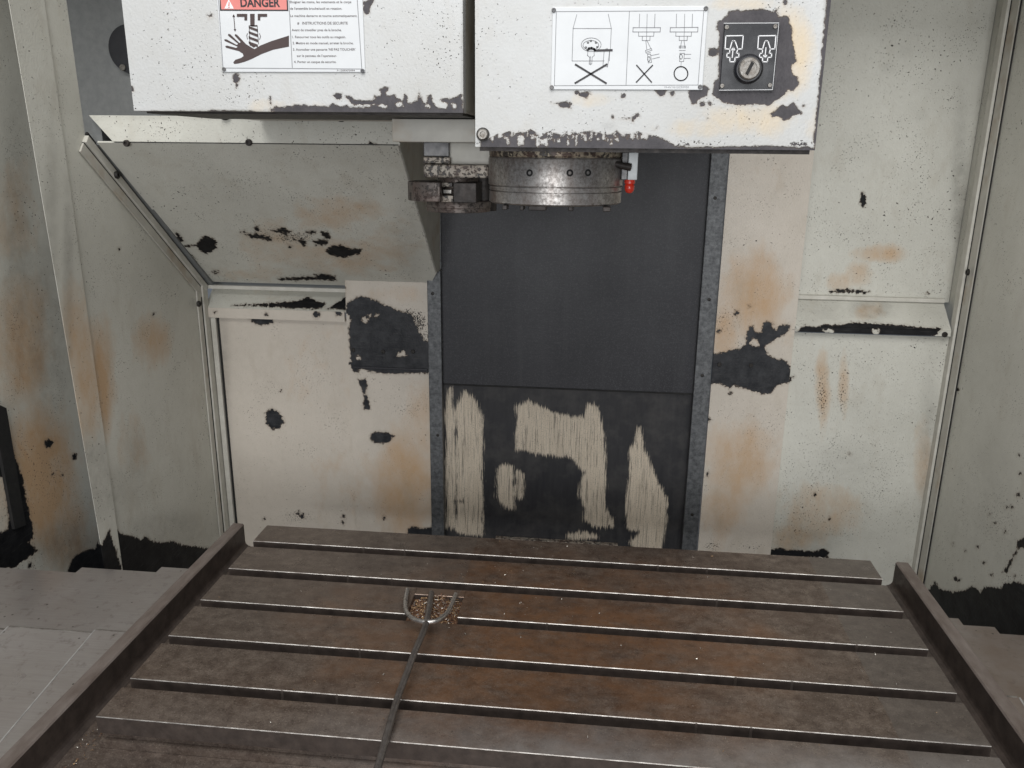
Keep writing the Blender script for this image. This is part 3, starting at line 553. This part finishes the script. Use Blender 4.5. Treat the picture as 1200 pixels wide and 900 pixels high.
# warning plate
WY = YM-.0012
wx0, wx1, wz0 = at(261, 84, 1, WY).x, at(428, 84.6, 1, WY).x, at(330, 84.6, 1, WY).z; wz1 = at(330, -40, 1, WY).z
wp = plate('warning_plate', wx0, wx1, wz0, wz1, YM-.0001, .0012, MAT['white_plate'], mc); wp['label'] = 'white DANGER warning plate with red heading and a drawn hand'
IY = WY-.00025
art('border', [], [(.7, (88, -120), (128, 478), (1104, 485), (1064, -120)), (.7, (586, -100), (615, 476))], MAT['ink_line'], wp, IY, z2)
art('heading_field', [((102, -110), (578, -110), (588, 78), (106, 76))], [], MAT['ink'], wp, IY, z2)
art('heading_field', [((104, -104), (570, -104), (578, 68), (116, 66))], [], MAT['red_print'], wp, IY-.0002, z2)
lettering([('DANGER', 252, 530, 47, 58)], MAT['ink'], wp, IY-.0004, z2, 'heading_lettering', .03)
art('warning_triangle', [((138, 60), (168, -6), (204, 61))], [], MAT['white_print'], wp, IY-.0004, z2)
art('warning_triangle', [((164, 42), (168, 12), (174, 12), (174, 42)), ((164, 54), (164, 47), (175, 47), (175, 54))], [], MAT['red_print'], wp, IY-.0006, z2)
art('hand_pictogram', [((592, 250), (592, 328), (480, 350), (400, 380), (330, 415), (280, 435), (235, 447), (207, 450), (200, 438), (215, 420), (255, 407), (272, 395), (268, 378), (240, 360), (150, 336), (143, 325), (155, 320), (222, 337), (230, 328), (140, 288), (136, 277), (150, 275), (225, 316), (234, 308), (163, 250), (165, 238), (178, 240), (243, 302), (252, 296), (210, 250), (212, 240), (226, 243), (290, 310), (330, 335), (350, 345), (390, 320), (470, 288))], [], MAT['ink_brown'], wp, IY, z2)
st = [((308, 182+k*36), (372, 205+k*36), (374, 225+k*36), (310, 200+k*36)) for k in range(4)]
art('drill_pictogram', [((225, 97), (298, 97), (298, 143), (278, 143), (278, 118), (225, 118)), ((372, 97), (438, 97), (438, 118), (390, 118), (390, 143), (372, 143)), ((318, 97), (350, 97), (350, 182), (320, 182)), ((308, 178), (368, 176), (370, 186), (330, 186))] + st + [((318, 310), (358, 326), (345, 335), (322, 320)), ((193, 118), (203, 100), (213, 118)), ((203, 205), (212, 222), (221, 205))],
    [(.6, (311, 180), (318, 320)), (.6, (368, 178), (378, 310)), (.8, (203, 110), (212, 212)), (.6, (300, 235), (294, 250), (300, 275)), (.6, (384, 235), (392, 255), (384, 278))], MAT['ink_brown'], wp, IY-.0002, z2)
T = [('Eloigner les mains, les vetements et le corps', 598, 1030, 22, 17), ("de l'ensemble broche/outil en rotation.", 600, 965, 68, 17), ('La machine demarre et tourne automatiquement.', 602, 1072, 119, 17), ('#   INSTRUCTIONS DE SECURITE', 650, 1005, 172, 19), ('Avant de travailler pres de la broche.', 612, 962, 219, 17), ('1. Retourner tous les outils au magasin.', 614, 992, 268, 17), ('2. Mettre en mode manuel, arreter la broche.', 618, 1045, 311, 17), ("3. Accrocher une pancarte 'NE PAS TOUCHER'", 620, 1060, 356, 17), ("sur le panneau de l'operateur.", 648, 928, 400, 17), ('4. Porter un casque de securite.', 628, 925, 443, 17), ('P-1209XF2094', 930, 1055, 501, 11)]
lettering(T, MAT['ink_brown'], wp, IY, z2, bold=.008)
for p in ((136, 487), (1110, 499)): bolt(wp, at(*z2(p)[0], 1, WY), (0, -1, 0), .0024, .0012, 'rivet', MAT['grey_metal'])

# ---- spindle head
YH = .150
sh = tag(empty('spindle_head', (.64, .3, .6)), 'white painted spindle head with pictogram plate, key switch and steel spindle nose', 'spindle head')
hx0, hx1, hz = at(557, 172, 1, YH).x, at(955, 175, 1, YH).x, at(750, 174, 1, YH).z
z5 = lambda *p: Z(620, 0, 5, *p); z6 = lambda *p: Z(780, 0, 6, *p); z9 = lambda *p: Z(540, 120, 5, *p)
band = z9((120, 215), (190, 205), (222, 190), (265, 182), (285, 172), (320, 185), (380, 180), (410, 160), (440, 180), (470, 205), (500, 175), (520, 180), (545, 185), (590, 190), (620, 182), (700, 180), (770, 172), (800, 185), (880, 190), (910, 168), (940, 185), (1000, 190), (1040, 175), (1080, 188), (1150, 198), (1220, 235), (1280, 262), (1600, 262), (1800, 258), (2200, 268), (2200, 330), (100, 330))
rnd = random.Random(3)
isl = [[(px-a, py-b), (px+a*.6, py-b*1.1), (px+a, py+b*.4), (px+a*.2, py+b), (px-a*.8, py+b*.7)] for px, py, a, b in [(578+i*4.3+rnd.uniform(-2, 2), 161+rnd.uniform(-5, 6), rnd.uniform(.9, 2.4), rnd.uniform(2, 6.5)) for i in range(44)]]
panel('front_sheet', [rectY(hx0, hx1, hz, 1.02, YH)], MAT['paint_head'], sh, cell=.0016, th=.02,
      chips=[band, z6((355, 215), (375, 150), (430, 115), (450, 85), (510, 70), (540, 85), (600, 65), (680, 70), (740, 85), (780, 70), (790, 115), (860, 120), (870, 170), (890, 200), (885, 240), (900, 300), (905, 380), (930, 430), (905, 450), (885, 470), (890, 530), (930, 545), (940, 590), (900, 640), (860, 630), (850, 660), (800, 690), (720, 745), (700, 735), (600, 735), (500, 740), (400, 720), (330, 660), (340, 570), (370, 545), (380, 220)),
             z6((300, 390), (310, 350), (340, 330), (365, 345), (360, 385), (335, 395)), z6((165, 650), (180, 620), (270, 595), (312, 625), (280, 680), (225, 700), (215, 735), (180, 730)), z6((733, 800), (770, 785), (820, 740), (850, 755), (900, 710), (920, 750), (955, 800), (900, 820), (830, 850), (800, 825), (750, 825)), circ(823.7, 121.7, 3), circ(831.5, 121.4, 2), circ(942, 124, 2.2), circ(788, 109.5, 2.4),
             z5((130, 600), (200, 605), (225, 598), (252, 642), (180, 627)), z5((285, 555), (350, 533), (360, 553), (330, 582), (315, 565)), z5((535, 695), (600, 690), (640, 666), (657, 690), (635, 684), (614, 705), (610, 720), (603, 700)), z5((735, 528), (802, 528), (797, 557), (765, 562)), z5((240, 600), (256, 605), (255, 625), (244, 620)), circ(731, 112.5, 2.2), circ(718, 137, 1.3, 2), circ(676, 109, 2), [(969.5, -10), (985, -10), (965, 180), (952.5, 180)], circ(920, 3, 1.5, 3), circ(829, 139, 1.3), [(765, 153), (771, 148), (770, 151)]],
      holes=isl, spk=[(660, 160, 90, 10, .55), (800, 168, 80, 5, .55), (940, 168, 30, 5, .6), (640, 168, 120, 3, .6)], stain=[(930, 60, 28, 60, .6), (880, 140, 60, 22, .5), (690, 118, 30, 12, .4), (860, 5, 50, 10, .4), (820, 150, 50, 14, .35), (950, 140, 16, 40, .3)], soot=[(760, 174, 200, 2.5, .7), (968, 60, 3, 80, .3), (712, 148, 8, 5, .2)])
bm = nb(); box(bm, hx0+.001, hx1-.001, YH+.018, .62, hz+.001, 1.02); build('body', bm, MAT['cream_plain'], sh, bevel=.003)
bm = nb(); box(bm, hx0+.002, hx1-.0005, YH+.0205, YH+.26, hz-.0045, hz+.0005); build('bottom_flange', bm, MAT['dark_steel'], sh)
bolt(sh, at(566, 157.5, 1, YH), (0, -1, 0), .0062, .005, mat=MAT['steel_bolt'])
bm = nb(); p = at(566, 157.5, 1, YH-.0001); lathe(bm, p, [(.0075, 0), (.0075, -.0012), (.0062, -.0014)], 24, 'y'); build('washer', bm, MAT['black_bolt'], sh)
# pictogram plate
PY = YH-.0012
ip = plate('pictogram_plate', at(645.5, 105, 1, PY).x, at(823, 105, 1, PY).x, at(730, 105.2, 1, PY).z, at(730, 7.6, 1, PY).z, YH-.0001, .0012, MAT['white_plate'], sh); ip['label'] = 'white plate with line drawings of tool loading, two crosses and a circle'
JY = PY-.00025
def el(cx, cy, rx, ry, n=26, w=.6): return (w, *[(cx+rx*math.cos(2*math.pi*i/n), cy+ry*math.sin(2*math.pi*i/n)) for i in range(n+1)])
thin = [(.6, (160, 68), (1024, 62), (990, 498), (148, 502), (160, 68)), (.6, (588, 66), (568, 500)),
        (.6, (280, 85), (258, 165), (252, 357), (440, 357)), (.6, (258, 167), (482, 167)), (.6, (464, 83), (482, 167), (476, 290)), (.6, (472, 300), (470, 357)),
        el(364, 262, 58, 40), el(362, 265, 46, 28), el(333, 278, 5, 4), el(345, 250, 5, 4), el(392, 250, 5, 4), el(400, 276, 5, 4), el(362, 240, 5, 4),
        (.6, (345, 300), (342, 325), (355, 335), (352, 375), (367, 375), (370, 335), (382, 325), (380, 300)), (.6, (360, 330), (358, 380)), (.6, (440, 295), (433, 385), (460, 392), (472, 300), (458, 284), (442, 290)),
        (.6, (648, 82), (645, 160)), (.6, (738, 82), (735, 160)), (.5, (692, 82), (688, 240)), (.7, (610, 162), (770, 162), (768, 187), (608, 187), (610, 162)), (.6, (642, 187), (642, 212), (730, 212), (732, 187)), (.6, (664, 212), (663, 237), (708, 237), (709, 212)), (.6, (684, 240), (690, 290)), (.6, (692, 240), (714, 285)), (.6, (682, 296), (716, 284), (720, 294), (684, 306), (682, 296)), (.6, (686, 312), (712, 308)), (.6, (694, 318), (712, 318), (718, 365), (698, 368), (694, 318)), el(702, 346, 7, 14), (.6, (716, 325), (762, 316)), (.6, (722, 345), (765, 335)),
        (.6, (864, 82), (862, 160)), (.6, (958, 82), (955, 160)), (.5, (912, 82), (908, 235)), (.7, (828, 162), (990, 160), (988, 187), (826, 187), (828, 162)), (.6, (860, 187), (860, 212), (950, 212), (952, 187)), (.6, (880, 212), (880, 237), (926, 237), (928, 212)), (.6, (894, 238), (886, 285)), (.6, (908, 238), (914, 285)), (.6, (880, 270), (916, 270), (916, 280), (880, 280), (880, 270)), (.6, (880, 296), (916, 296)), (.6, (884, 312), (910, 312), (906, 360), (882, 360), (884, 312)), el(890, 332, 8, 14), (.6, (908, 318), (948, 318)), (.6, (908, 342), (946, 342)), (.5, (892, 362), (890, 385))]
art('line_drawing', [], thin, MAT['ink_line'], ip, JY, z5)
for nm, ls in (('cross_mark', [(1.9, (272, 378), (452, 488)), (1.9, (456, 377), (270, 487))]), ('cross_mark', [(1.3, (630, 382), (718, 482)), (1.3, (724, 382), (628, 482))]), ('circle_mark', [el(890, 431, 40, 41, 36, 1.1)]), ('arm_drawing', [(2.2, (342, 296), (350, 284), (366, 281), (382, 288), (386, 296), (486, 294))])):
    art(nm, [], ls, MAT['ink'], ip, JY-.0002, z5)
lettering([('19-4V1G12C55930', 792, 936, 516, 11)], MAT['ink_line'], ip, JY, z5)
for p in ((145, 60), (1036, 50), (133, 512), (1002, 509)): bolt(ip, at(*z5(p)[0], 1, PY), (0, -1, 0), .0024, .0012, 'rivet', MAT['grey_metal'])
# switch panel
swp = plate('switch_panel', at(844.5, 70, 1, YH).x+.001, at(909, 70, 1, YH).x, at(876, 106.3, 1, YH).z, at(876, 26.6, 1, YH).z, YH-.0001, .003, MAT['black_plate'], sh); swp['label'] = 'black key switch panel with white tool clamp symbols'
SY = YH-.0033
art('edge_print', [], [(.5, (410, 163), (797, 161)), (.5, (376, 634), (750, 631)), (.4, (797, 161), (752, 631))], MAT['white_print'], swp, SY, z6)
def sym(dx, down):
    o = dx
    return [(1.0, (452+o, 345), (418+o, 343), (424+o, 252), (546+o, 250), (538+o, 343), (508+o, 345)), (1.0, (452+o, 345), (468+o, 290), (478+o, 284), (490+o, 290), (508+o, 345), (498+o, 374), (516+o, 376), (514+o, 402), (488+o, 404), (486+o, 434), (452+o, 434), (452+o, 404), (430+o, 402), (432+o, 376), (450+o, 374), (452+o, 345)), (.9, (476+o, 335), (468+o, 405))] + ([(.9, (458+o, 388), (469+o, 408), (482+o, 388))] if down else [(.9, (464+o, 352), (476+o, 332), (486+o, 352))])
art('clamp_symbols', [], sym(0, 0)+sym(230, 1), MAT['white_print'], swp, SY, z6)
for p in ((430, 193), (770, 187), (397, 604), (732, 600)): bolt(swp, at(*z6(p)[0], 1, YH-.0031), (0, -1, 0), .0024, .0018, 'screw', MAT['steel_bolt'])
kc = at(*z6((580, 487))[0], 1, YH-.003)
bm = nb(); lathe(bm, kc, [(.0150, 0), (.0150, -.004), (.0128, -.006), (.0120, -.006)], 40, 'y'); ks = build('key_switch', bm, MAT['black_plate'], swp, True)
bm = nb(); lathe(bm, kc, [(.0112, -.003), (.0112, -.009), (.0100, -.0105), (.0075, -.0105), (.0073, -.0095)], 40, 'y'); build('lock_ring', bm, MAT['steel_bolt'], ks, True)
bm = nb(); box(bm, -.0016, .0016, -.0112, -.0094, -.0065, .0065); bm.transform(Matrix.Translation(kc) @ Matrix.Rotation(R(24), 4, 'Y')); build('key_slot', bm, MAT['gap'], ks)

# spindle nose
NC = Vector((.5412, .275, 0)); NR = .0858
def nz(py): return at(650, py, 1, NC.y-NR).z
zt = [nz(p) for p in (172, 186, 220, 227, 242.5)]
bm = nb(); lathe(bm, NC, [(NR-.001, hz+.004), (NR-.001, zt[1]+.003), (NR-.003, zt[1]+.001)], 96); build('collar', bm, MAT['collar'], sh, True)
bm = nb(); lathe(bm, NC, [(NR-.004, zt[1]+.002), (NR-.0005, zt[1]), (NR, zt[1]-.001), (NR, zt[2]+.001), (NR-.001, zt[2])], 96); body = build('spindle_nose', bm, MAT['nose'], sh, True)
bm = nb(); lathe(bm, NC, [(NR-.004, zt[2]), (NR-.004, zt[2]-.001), (NR-.0012, zt[2]-.0012), (NR-.0012, zt[3]+.001), (NR-.004, zt[3]+.0008), (NR-.004, zt[3]), (NR-.0012, zt[3]-.0004), (NR-.0012, zt[4]+.002), (NR-.004, zt[4]), (.05, zt[4]), (.048, zt[4]+.012)], 96); build('nose_ring', bm, MAT['nose'], sh, True)
for px in (621, 668, 689):
    a = at(px, 202.5, 1, NC.y-NR*.9); ang = math.asin((a.x-NC.x)/NR); d = Vector((math.sin(ang), -math.cos(ang), 0))
    bolt(body, Vector((NC.x, NC.y, a.z))+d*(NR-.0006), d, .0042, .0012, 'set_screw', MAT['gap'])
for x, w in ((592, 5), (612, 4), (630, 18), (669, 5), (711, 8)):
    a = at(x, 244, 1, NC.y-.06); bm = nb(); box(bm, a.x-w*.0006, a.x+w*.0006, NC.y-.066, NC.y-.045, zt[4]-.006, zt[4]-.0003); build('drive_key' if w > 10 else 'ring_bolt', bm, MAT['dark_steel'], sh, bevel=.0008, seg=1)
# sensor beside the nose
SYb = .245
sn = tag(empty('limit_sensor', at(738, 200, 1, SYb)), 'small white sensor block with a red dome tip beside the spindle nose', 'sensor')
a, b = at(737, 178, 1, SYb), at(746.5, 211, 1, SYb)
bm = nb(); box(bm, a.x, b.x, SYb, SYb+.02, b.z, hz-.0046); build('block', bm, MAT['white_plastic'], sn, bevel=.001)
a2 = at(729.5, 178, 1, SYb+.003); bm = nb(); box(bm, a2.x, a.x-.0005, SYb+.003, SYb+.018, b.z, hz-.0046); build('bracket', bm, MAT['grey_metal'], sn, bevel=.0008)
c = at(738, 212, 1, SYb+.008); bm = nb(); lathe(bm, c, [(.0062, .0015), (.0066, 0), (.0066, -.003), (.0052, -.0042), (.0062, -.006), (.0058, -.011), (.0040, -.014), (.0015, -.015)], 24); build('red_tip', bm, MAT['red_cap'], sn, True)
bm = nb(); tube(bm, [at(712, 190, 1, SYb-.012), at(728, 194, 1, SYb-.007), at(739, 196, 1, SYb-.004)], [.003, .0042, .0048], 12); build('nozzle', bm, MAT['dark_steel'], sn, True)

# ================================================================== TOOL CHANGE ARM
ta = tag(empty('tool_change_arm', (.40, .33, .6)), 'rusty steel tool change arm with an open gripper left of the spindle nose', 'tool changer')
YA = .31
def bY(name, x0, y0, x1, y1, Y0, dep, mat, bevel=.0012):
    a = at(x0, y0, 1, Y0); b = at(x1, y1, 1, Y0); bm = nb(); box(bm, a.x, b.x, Y0, Y0+dep, b.z, a.z); return build(name, bm, mat, ta, bevel=bevel)
bY('cover_strip', 459, 139, 557, 167, .27, .10, MAT['cream_plain'])
bY('hanger', 526, 167, 574, 193, .325, .06, MAT['cream_plain'])
bY('guide_block', 496, 166, 526, 183.5, .315, .06, MAT['grey_metal'])
bY('mounting_pad', 496, 184, 527, 192, .313, .07, MAT['peeled'])
bY('mounting_plate', 496, 192.5, 572, 209, .30, .09, MAT['peeled'], .002)
ac = at(538, 243, 1, .36); zb0, zb1 = at(538, 236.5, 1, .315).z, at(538, 249.5, 1, .315).z
bm = nb(); lathe(bm, (ac.x, .36, 0), [(.030, zb0+.034), (.030, zb0), (.0455, zb0-.0005), (.0465, zb0-.002), (.0465, zb1+.006), (.0455, zb1+.005), (.0455, zb1), (.04, zb1-.001)], 64); build('hub', bm, MAT['copper'], ta, True)
# gripper: curved finger in plan, extruded down
zt0, zt1 = at(495, 213, 1, .30).z, at(495, 235.5, 1, .30).z
fp = []; xl = at(476, 225, 1, .31).x; xr = at(515.5, 225, 1, .285).x
for k in range(9): t = R(180+90*k/8); fp.append((xl+.042+.042*math.cos(t), .325+.040*math.sin(t), zt0))
fp += [(xr, .285, zt0), (xr, .300, zt0), (xr-.012, .303, zt0), (xr-.020, .322, zt0), (xr-.012, .345, zt0), (xr+.03, .352, zt0), (xr+.03, .385, zt0), (xl+.02, .385, zt0), (xl+.003, .35, zt0)]
bm = nb(); prism(bm, fp, (0, 0, zt1-zt0)); build('gripper_finger', bm, MAT['copper'], ta, bevel=.0012)
bY('gripper_jaw', 531, 214, 558, 238, .295, .05, MAT['dark_steel'])
bY('latch', 518, 214, 530, 219, .318, .03, MAT['peeled'], .0006); bY('latch_pin', 519, 222, 529, 227, .322, .02, MAT['steel_bolt'], .0006); bY('latch', 517, 229, 531, 237, .306, .04, MAT['peeled'], .0006)
bm = nb(); c = at(566, 225, 1, .36); lathe(bm, (c.x, .37, 0), [(.018, zb1), (.018, hz-.006)], 32); build('arm_shaft', bm, MAT['dark_steel'], ta, True)

# ================================================================== TABLE
tb = tag(empty('machine_table', (.5465, .27, -.046)), 'oily brown steel T-slot table with six bright edged slats', 'machine table')
L = 1.093; TZ = -.046
ys = [(0, .0587), (.0770, .1586), (.1775, .2582), (.2762, .3556), (.3768, .4568), (.4775, .5426)]
pk0, pk1, pkd = .3290, .4085, .058
def slat_profile(y0, y1): 
    c = .0008
    return [(y0, -.0008), (y0+c, 0), (y1-.0008, 0), (y1, -.0008), (y1, -.024), (y1-.008, -.0245), (y1-.008, -.036), (y1, -.0365), (y1, TZ), (y0, TZ), (y0, -.0365), (y0+.008, -.036), (y0+.008, -.0245), (y0, -.024)]
def extr(bm, pr, x0, x1, caps=True, n=1, edge=True):
    rings = [[bm.verts.new((x0+(x1-x0)*k/n, y, z)) for y, z in pr] for k in range(n+1)]
    m = len(pr)
    for a, b in zip(rings, rings[1:]):
        for i in range(m):
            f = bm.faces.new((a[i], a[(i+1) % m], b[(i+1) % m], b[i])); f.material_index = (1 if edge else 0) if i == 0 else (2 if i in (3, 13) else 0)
    if caps: bm.faces.new(rings[0]); bm.faces.new(rings[-1][::-1])
for i, (y0, y1) in enumerate(ys):
    bm = nb(); pr = slat_profile(y0, y1)
    if i == 3:
        extr(bm, pr, 0, pk0); extr(bm, pr, pk1, L); extr(bm, slat_profile(y0+pkd, y1), pk0-.0005, pk1+.0005, False, edge=False)
    else: extr(bm, pr, 0, L)
    o = build('slat', bm, [MAT['table'], MAT['edge'], MAT['shaded_side']], tb)
    for px, py, k in ((427, 640, 5), (475, 643, 5), (828, 664, 5), (408, 674, 4), (459, 678, 4), (840, 702, 4), (770, 655, 5), (362, 757, 2), (422, 760, 2), (862, 793, 2), (928, 797, 2), (331, 808, 1), (395, 813, 1), (816, 847, 1), (880, 851, 1), (640, 737, 3), (1005, 757, 3)):
        if k == i:
            xx = at(px, py, 2, 0).x; nbm = nb(); box(nbm, xx-.0018, xx+.0018, y0-.0009, y0+.002, -.020, -.0003); build('nick', nbm, [MAT['oily_rim']], o, bevel=.0007)
    if i == 3: o['label'] = 'slat with a square loading pocket full of shavings'
bm = nb(); box(bm, -.070, L+.066, -.16, .5426, -.14, TZ-.0005); build('table_bed', bm, MAT['table'], tb, bevel=.001)
def rim(x0, x1, inner):
    bm = nb(); n = 6; pts = []
    pts += [(x0, TZ), (x0, -.002), (x0+.002, 0), (x1-.002, 0), (x1, -.002), (x1, TZ)]
    f = .010
    if inner > 0: pts = pts[:-1]+[(x1, TZ+f)]+[(x1+f-f*math.cos(R(90*k/4)), TZ+f-f*math.sin(R(90*k/4))) for k in range(1, 5)]
    else: pts = [(x0-f+f*math.cos(R(90*k/4)), TZ+f-f*math.sin(R(90*k/4))) for k in range(4, 0, -1)]+[(x0, TZ+f)]+pts[1:]
    prism(bm, [(x, -.16, z) for x, z in pts], (0, .16+.5426, 0)); bm.normal_update()
    for f in bm.faces: f.material_index = 1 if all(v.co.z > -.0025 for v in f.verts) else 0  # faces below the top carry the painted shade
    return build('side_rim', bm, [MAT['shaded_side'], MAT['rim_top']], tb)
rim(-.068, -.046, 1); rim(1.136, 1.158, -1)

# ================================================================== WAY COVERS LEFT AND RIGHT OF THE TABLE
def way(side, label):
    w = tag(empty('way_cover', (-.25 if side < 0 else 1.3, .2, -.05)), label, 'way cover', 'telescopic way covers beside the table')
    spec = [(-.0725, -.128, -.014), (-.0735, -.268, -.019), (-.10, -.60, -.024)] if side < 0 else [(1.1625, 1.182, -.014), (1.164, 1.232, -.019), (1.18, 1.315, -.024)]
    for k, (xa, xb, zz) in enumerate(spec):
        yb, yr, yf = .392-.010*k, .199-.0005*k, -.30; s = .137
        pr = [(yb, zz-.03), (yb, zz-.001), (yb-.001, zz), (yr, zz), (yf, zz-(yr-yf)*s), (yf, zz-(yr-yf)*s-.03)]
        bm = nb(); prism(bm, [(min(xa, xb), y, z) for y, z in pr], (abs(xb-xa), 0, 0)); o = build('plate', bm, MAT['way_brown' if side > 0 else 'way'], w)
        bm = nb(); prism(bm, [(min(xa, xb)+.0015, y, z) for y, z in ((yr+.0016, zz+.0003), (yr, zz+.0004), (yr-.0016, zz+.0002), (yr-.0016, zz-.003), (yr+.0016, zz-.003))], (abs(xb-xa)-.003, 0, 0)); build('fold_edge', bm, MAT['edge'], o)
        if k == 2: continue
        bm = nb(); x = xb; d = .0018 if side < 0 else -.0022
        pr2 = [(yr-.001, zz+.0004), (yf, zz-(yr-yf)*s+.0004), (yf, zz-(yr-yf)*s-.004), (yr-.001, zz-.004)]
        prism(bm, [(min(x, x-d*.6), y, z) for y, z in pr2], (abs(d)*1.1, 0, 0)); build('wiper_edge', bm, MAT['bright_edge'], o)
    return w
way(-1, 'grey brushed steel telescopic way cover beside the left rim of the table')
way(1, 'brown steel telescopic way cover beside the right rim of the table')
sp_ = bpy.data.objects
bm = nb(); box(bm, -.75, 1.4, -.6, .96, -.36, -.352); tag(build('sump_floor', bm, MAT['gap'], None), 'dark machine floor under the table', 'floor', kind='structure')

# ================================================================== CHIP FORK
cf = tag(empty('chip_fork', (.37, .25, .0)), 'bent steel rod ending in a three pronged fork, leaning over the table slats', 'chip rake')
def az(px, py, z): return at(px, py, 2, z)
junction = az(502, 728, .026)
U = [az(477.5, 691, .004), az(475, 706, .010), az(476.5, 717, .017), az(484, 725, .023), az(495, 728.5, .0255), az(504, 728.8, .026), az(514, 726.5, .0255), az(524, 718, .020), az(530, 707, .012), az(534, 696.5, .005)]
bm = nb(); tube(bm, smooth_path(U, 5), .0036, 12); build('side_prong', bm, MAT['bright_rod'], cf, True)
fr = [az(505.5, 695, .003), az(503, 712, .014), az(499, 732, .0255), az(493, 748, .0245), az(484.5, 768, .021), az(476, 791, .0175), az(467, 815, .014), az(458.5, 843, .0105)]
y0 = az(451, 870, .006); fr += [y0]; d = (fr[-1]-fr[-2]).normalized(); fr += [y0+d*.06, y0+d*.13]
bm = nb(); tube(bm, smooth_path(fr, 5), .0046, 12); build('handle_rod', bm, MAT['rod'], cf, True)

# ================================================================== SHAVINGS
def chip_mesh(name, label, cat, items, mats):
    V = []; F = []; MI = []; rn = random.Random(11)
    for x, y, z, s, mi in items:
        ax = rn.uniform(0, 6.28); tl = rn.uniform(-.9, .9); n = rn.choice((1, 2, 3)); rad = s*rn.uniform(.5, 1.2); w = s*rn.uniform(.25, .6); o = len(V)
        Mx = Matrix.Rotation(ax, 3, 'Z') @ Matrix.Rotation(tl, 3, 'X')
        for k in range(n+1):
            a = k*.9
            for e in (-1, 1):
                for t in (0, s*.14):
                    p = Mx @ Vector(((rad+t)*math.cos(a)-rad, w*e*.5, (rad+t)*math.sin(a)*.6)); V.append((x+p.x, y+p.y, z+max(p.z, -.4*s)+s*.4))
        for k in range(n):
            b = o+k*4
            for q in ((0, 1, 5, 4), (2, 6, 7, 3), (0, 4, 6, 2), (1, 3, 7, 5)): F.append(tuple(b+i for i in q)); MI.append(mi)
        F.append((o, o+2, o+3, o+1)); MI.append(mi); b = o+n*4; F.append((b, b+1, b+3, b+2)); MI.append(mi)
    me = bpy.data.meshes.new(name); me.from_pydata(V, [], F); me.polygons.foreach_set('material_index', MI)
    for m in mats: me.materials.append(m)
    return tag(link(name, me, None), label, cat, kind='stuff')
rn = random.Random(5); items = []
yp0, yp1 = .2590, .2762+pkd
for _ in range(1500):
    x = rn.uniform(pk0+.002, pk1-.002); y = rn.uniform(yp0, yp1-.001); items.append((x, y, -.008+.006*rn.random()+.004*math.sin(x*90), rn.uniform(.0012, .0032), rn.choice((0, 0, 1, 1, 2))))
for _ in range(120):
    x = rn.gauss(.405, .012); y = rn.uniform(.262, .30); items.append((x, y, -.012, rn.uniform(.001, .0022), rn.choice((0, 1, 2, 2)))) if x < pk1-.002 else None
chip_mesh('pocket_shavings', 'heap of brassy and rusty metal shavings filling the pocket under the fork', 'metal shavings', items, [MAT['brass_chip'], MAT['rust_chip'], MAT['bright_chip']])
bm = nb(); box(bm, pk0+.0003, pk1-.0003, yp0-.0002+.001, yp1-.0005, TZ, -.009); tag(build('packed_swarf', bm, MAT['rust_chip'], None), 'packed dark swarf bed below the loose shavings in the pocket', 'swarf', kind='stuff')
items = []
for _ in range(330):
    y0, y1 = rn.choice(ys); x = rn.uniform(.02, L-.02); y = rn.uniform(y0+.002, y1-.002)
    if rn.random() < .45: x = rn.gauss(.5, .12); y0, y1 = ys[rn.choice((3, 4, 4, 5))]; y = rn.uniform(y0+.002, y1-.002)
    if y0 < .28 < y1 and pk0-.005 < x < pk1+.005 and y < .2762+pkd+.004: continue
    items.append((x, y, .0001, rn.choice((.0006, .0008, .0010, .0013, .0020)), rn.choice((0, 0, 1, 2))))
for _ in range(90):
    items.append((rn.uniform(-.030, -.004), rn.uniform(-.06, .06), TZ+.0005, rn.uniform(.0008, .002), rn.choice((0, 1, 2))))
chip_mesh('scattered_chips', 'tiny bright metal chips scattered over the table slats', 'metal chips', items, [MAT['bright_chip'], MAT['brass_chip'], MAT['rust_chip']])
items = [(rn.gauss(.205, .022), rn.gauss(-.052, .006), TZ+.0003, rn.uniform(.002, .005), 0) for _ in range(160)] + [(rn.uniform(.22, .36), rn.gauss(-.055, .004), TZ+.0003, rn.uniform(.001, .003), 0) for _ in range(150)]
chip_mesh('dried_residue', 'pale dried residue crusted in the front trough of the table', 'residue', items, [MAT['residue']])
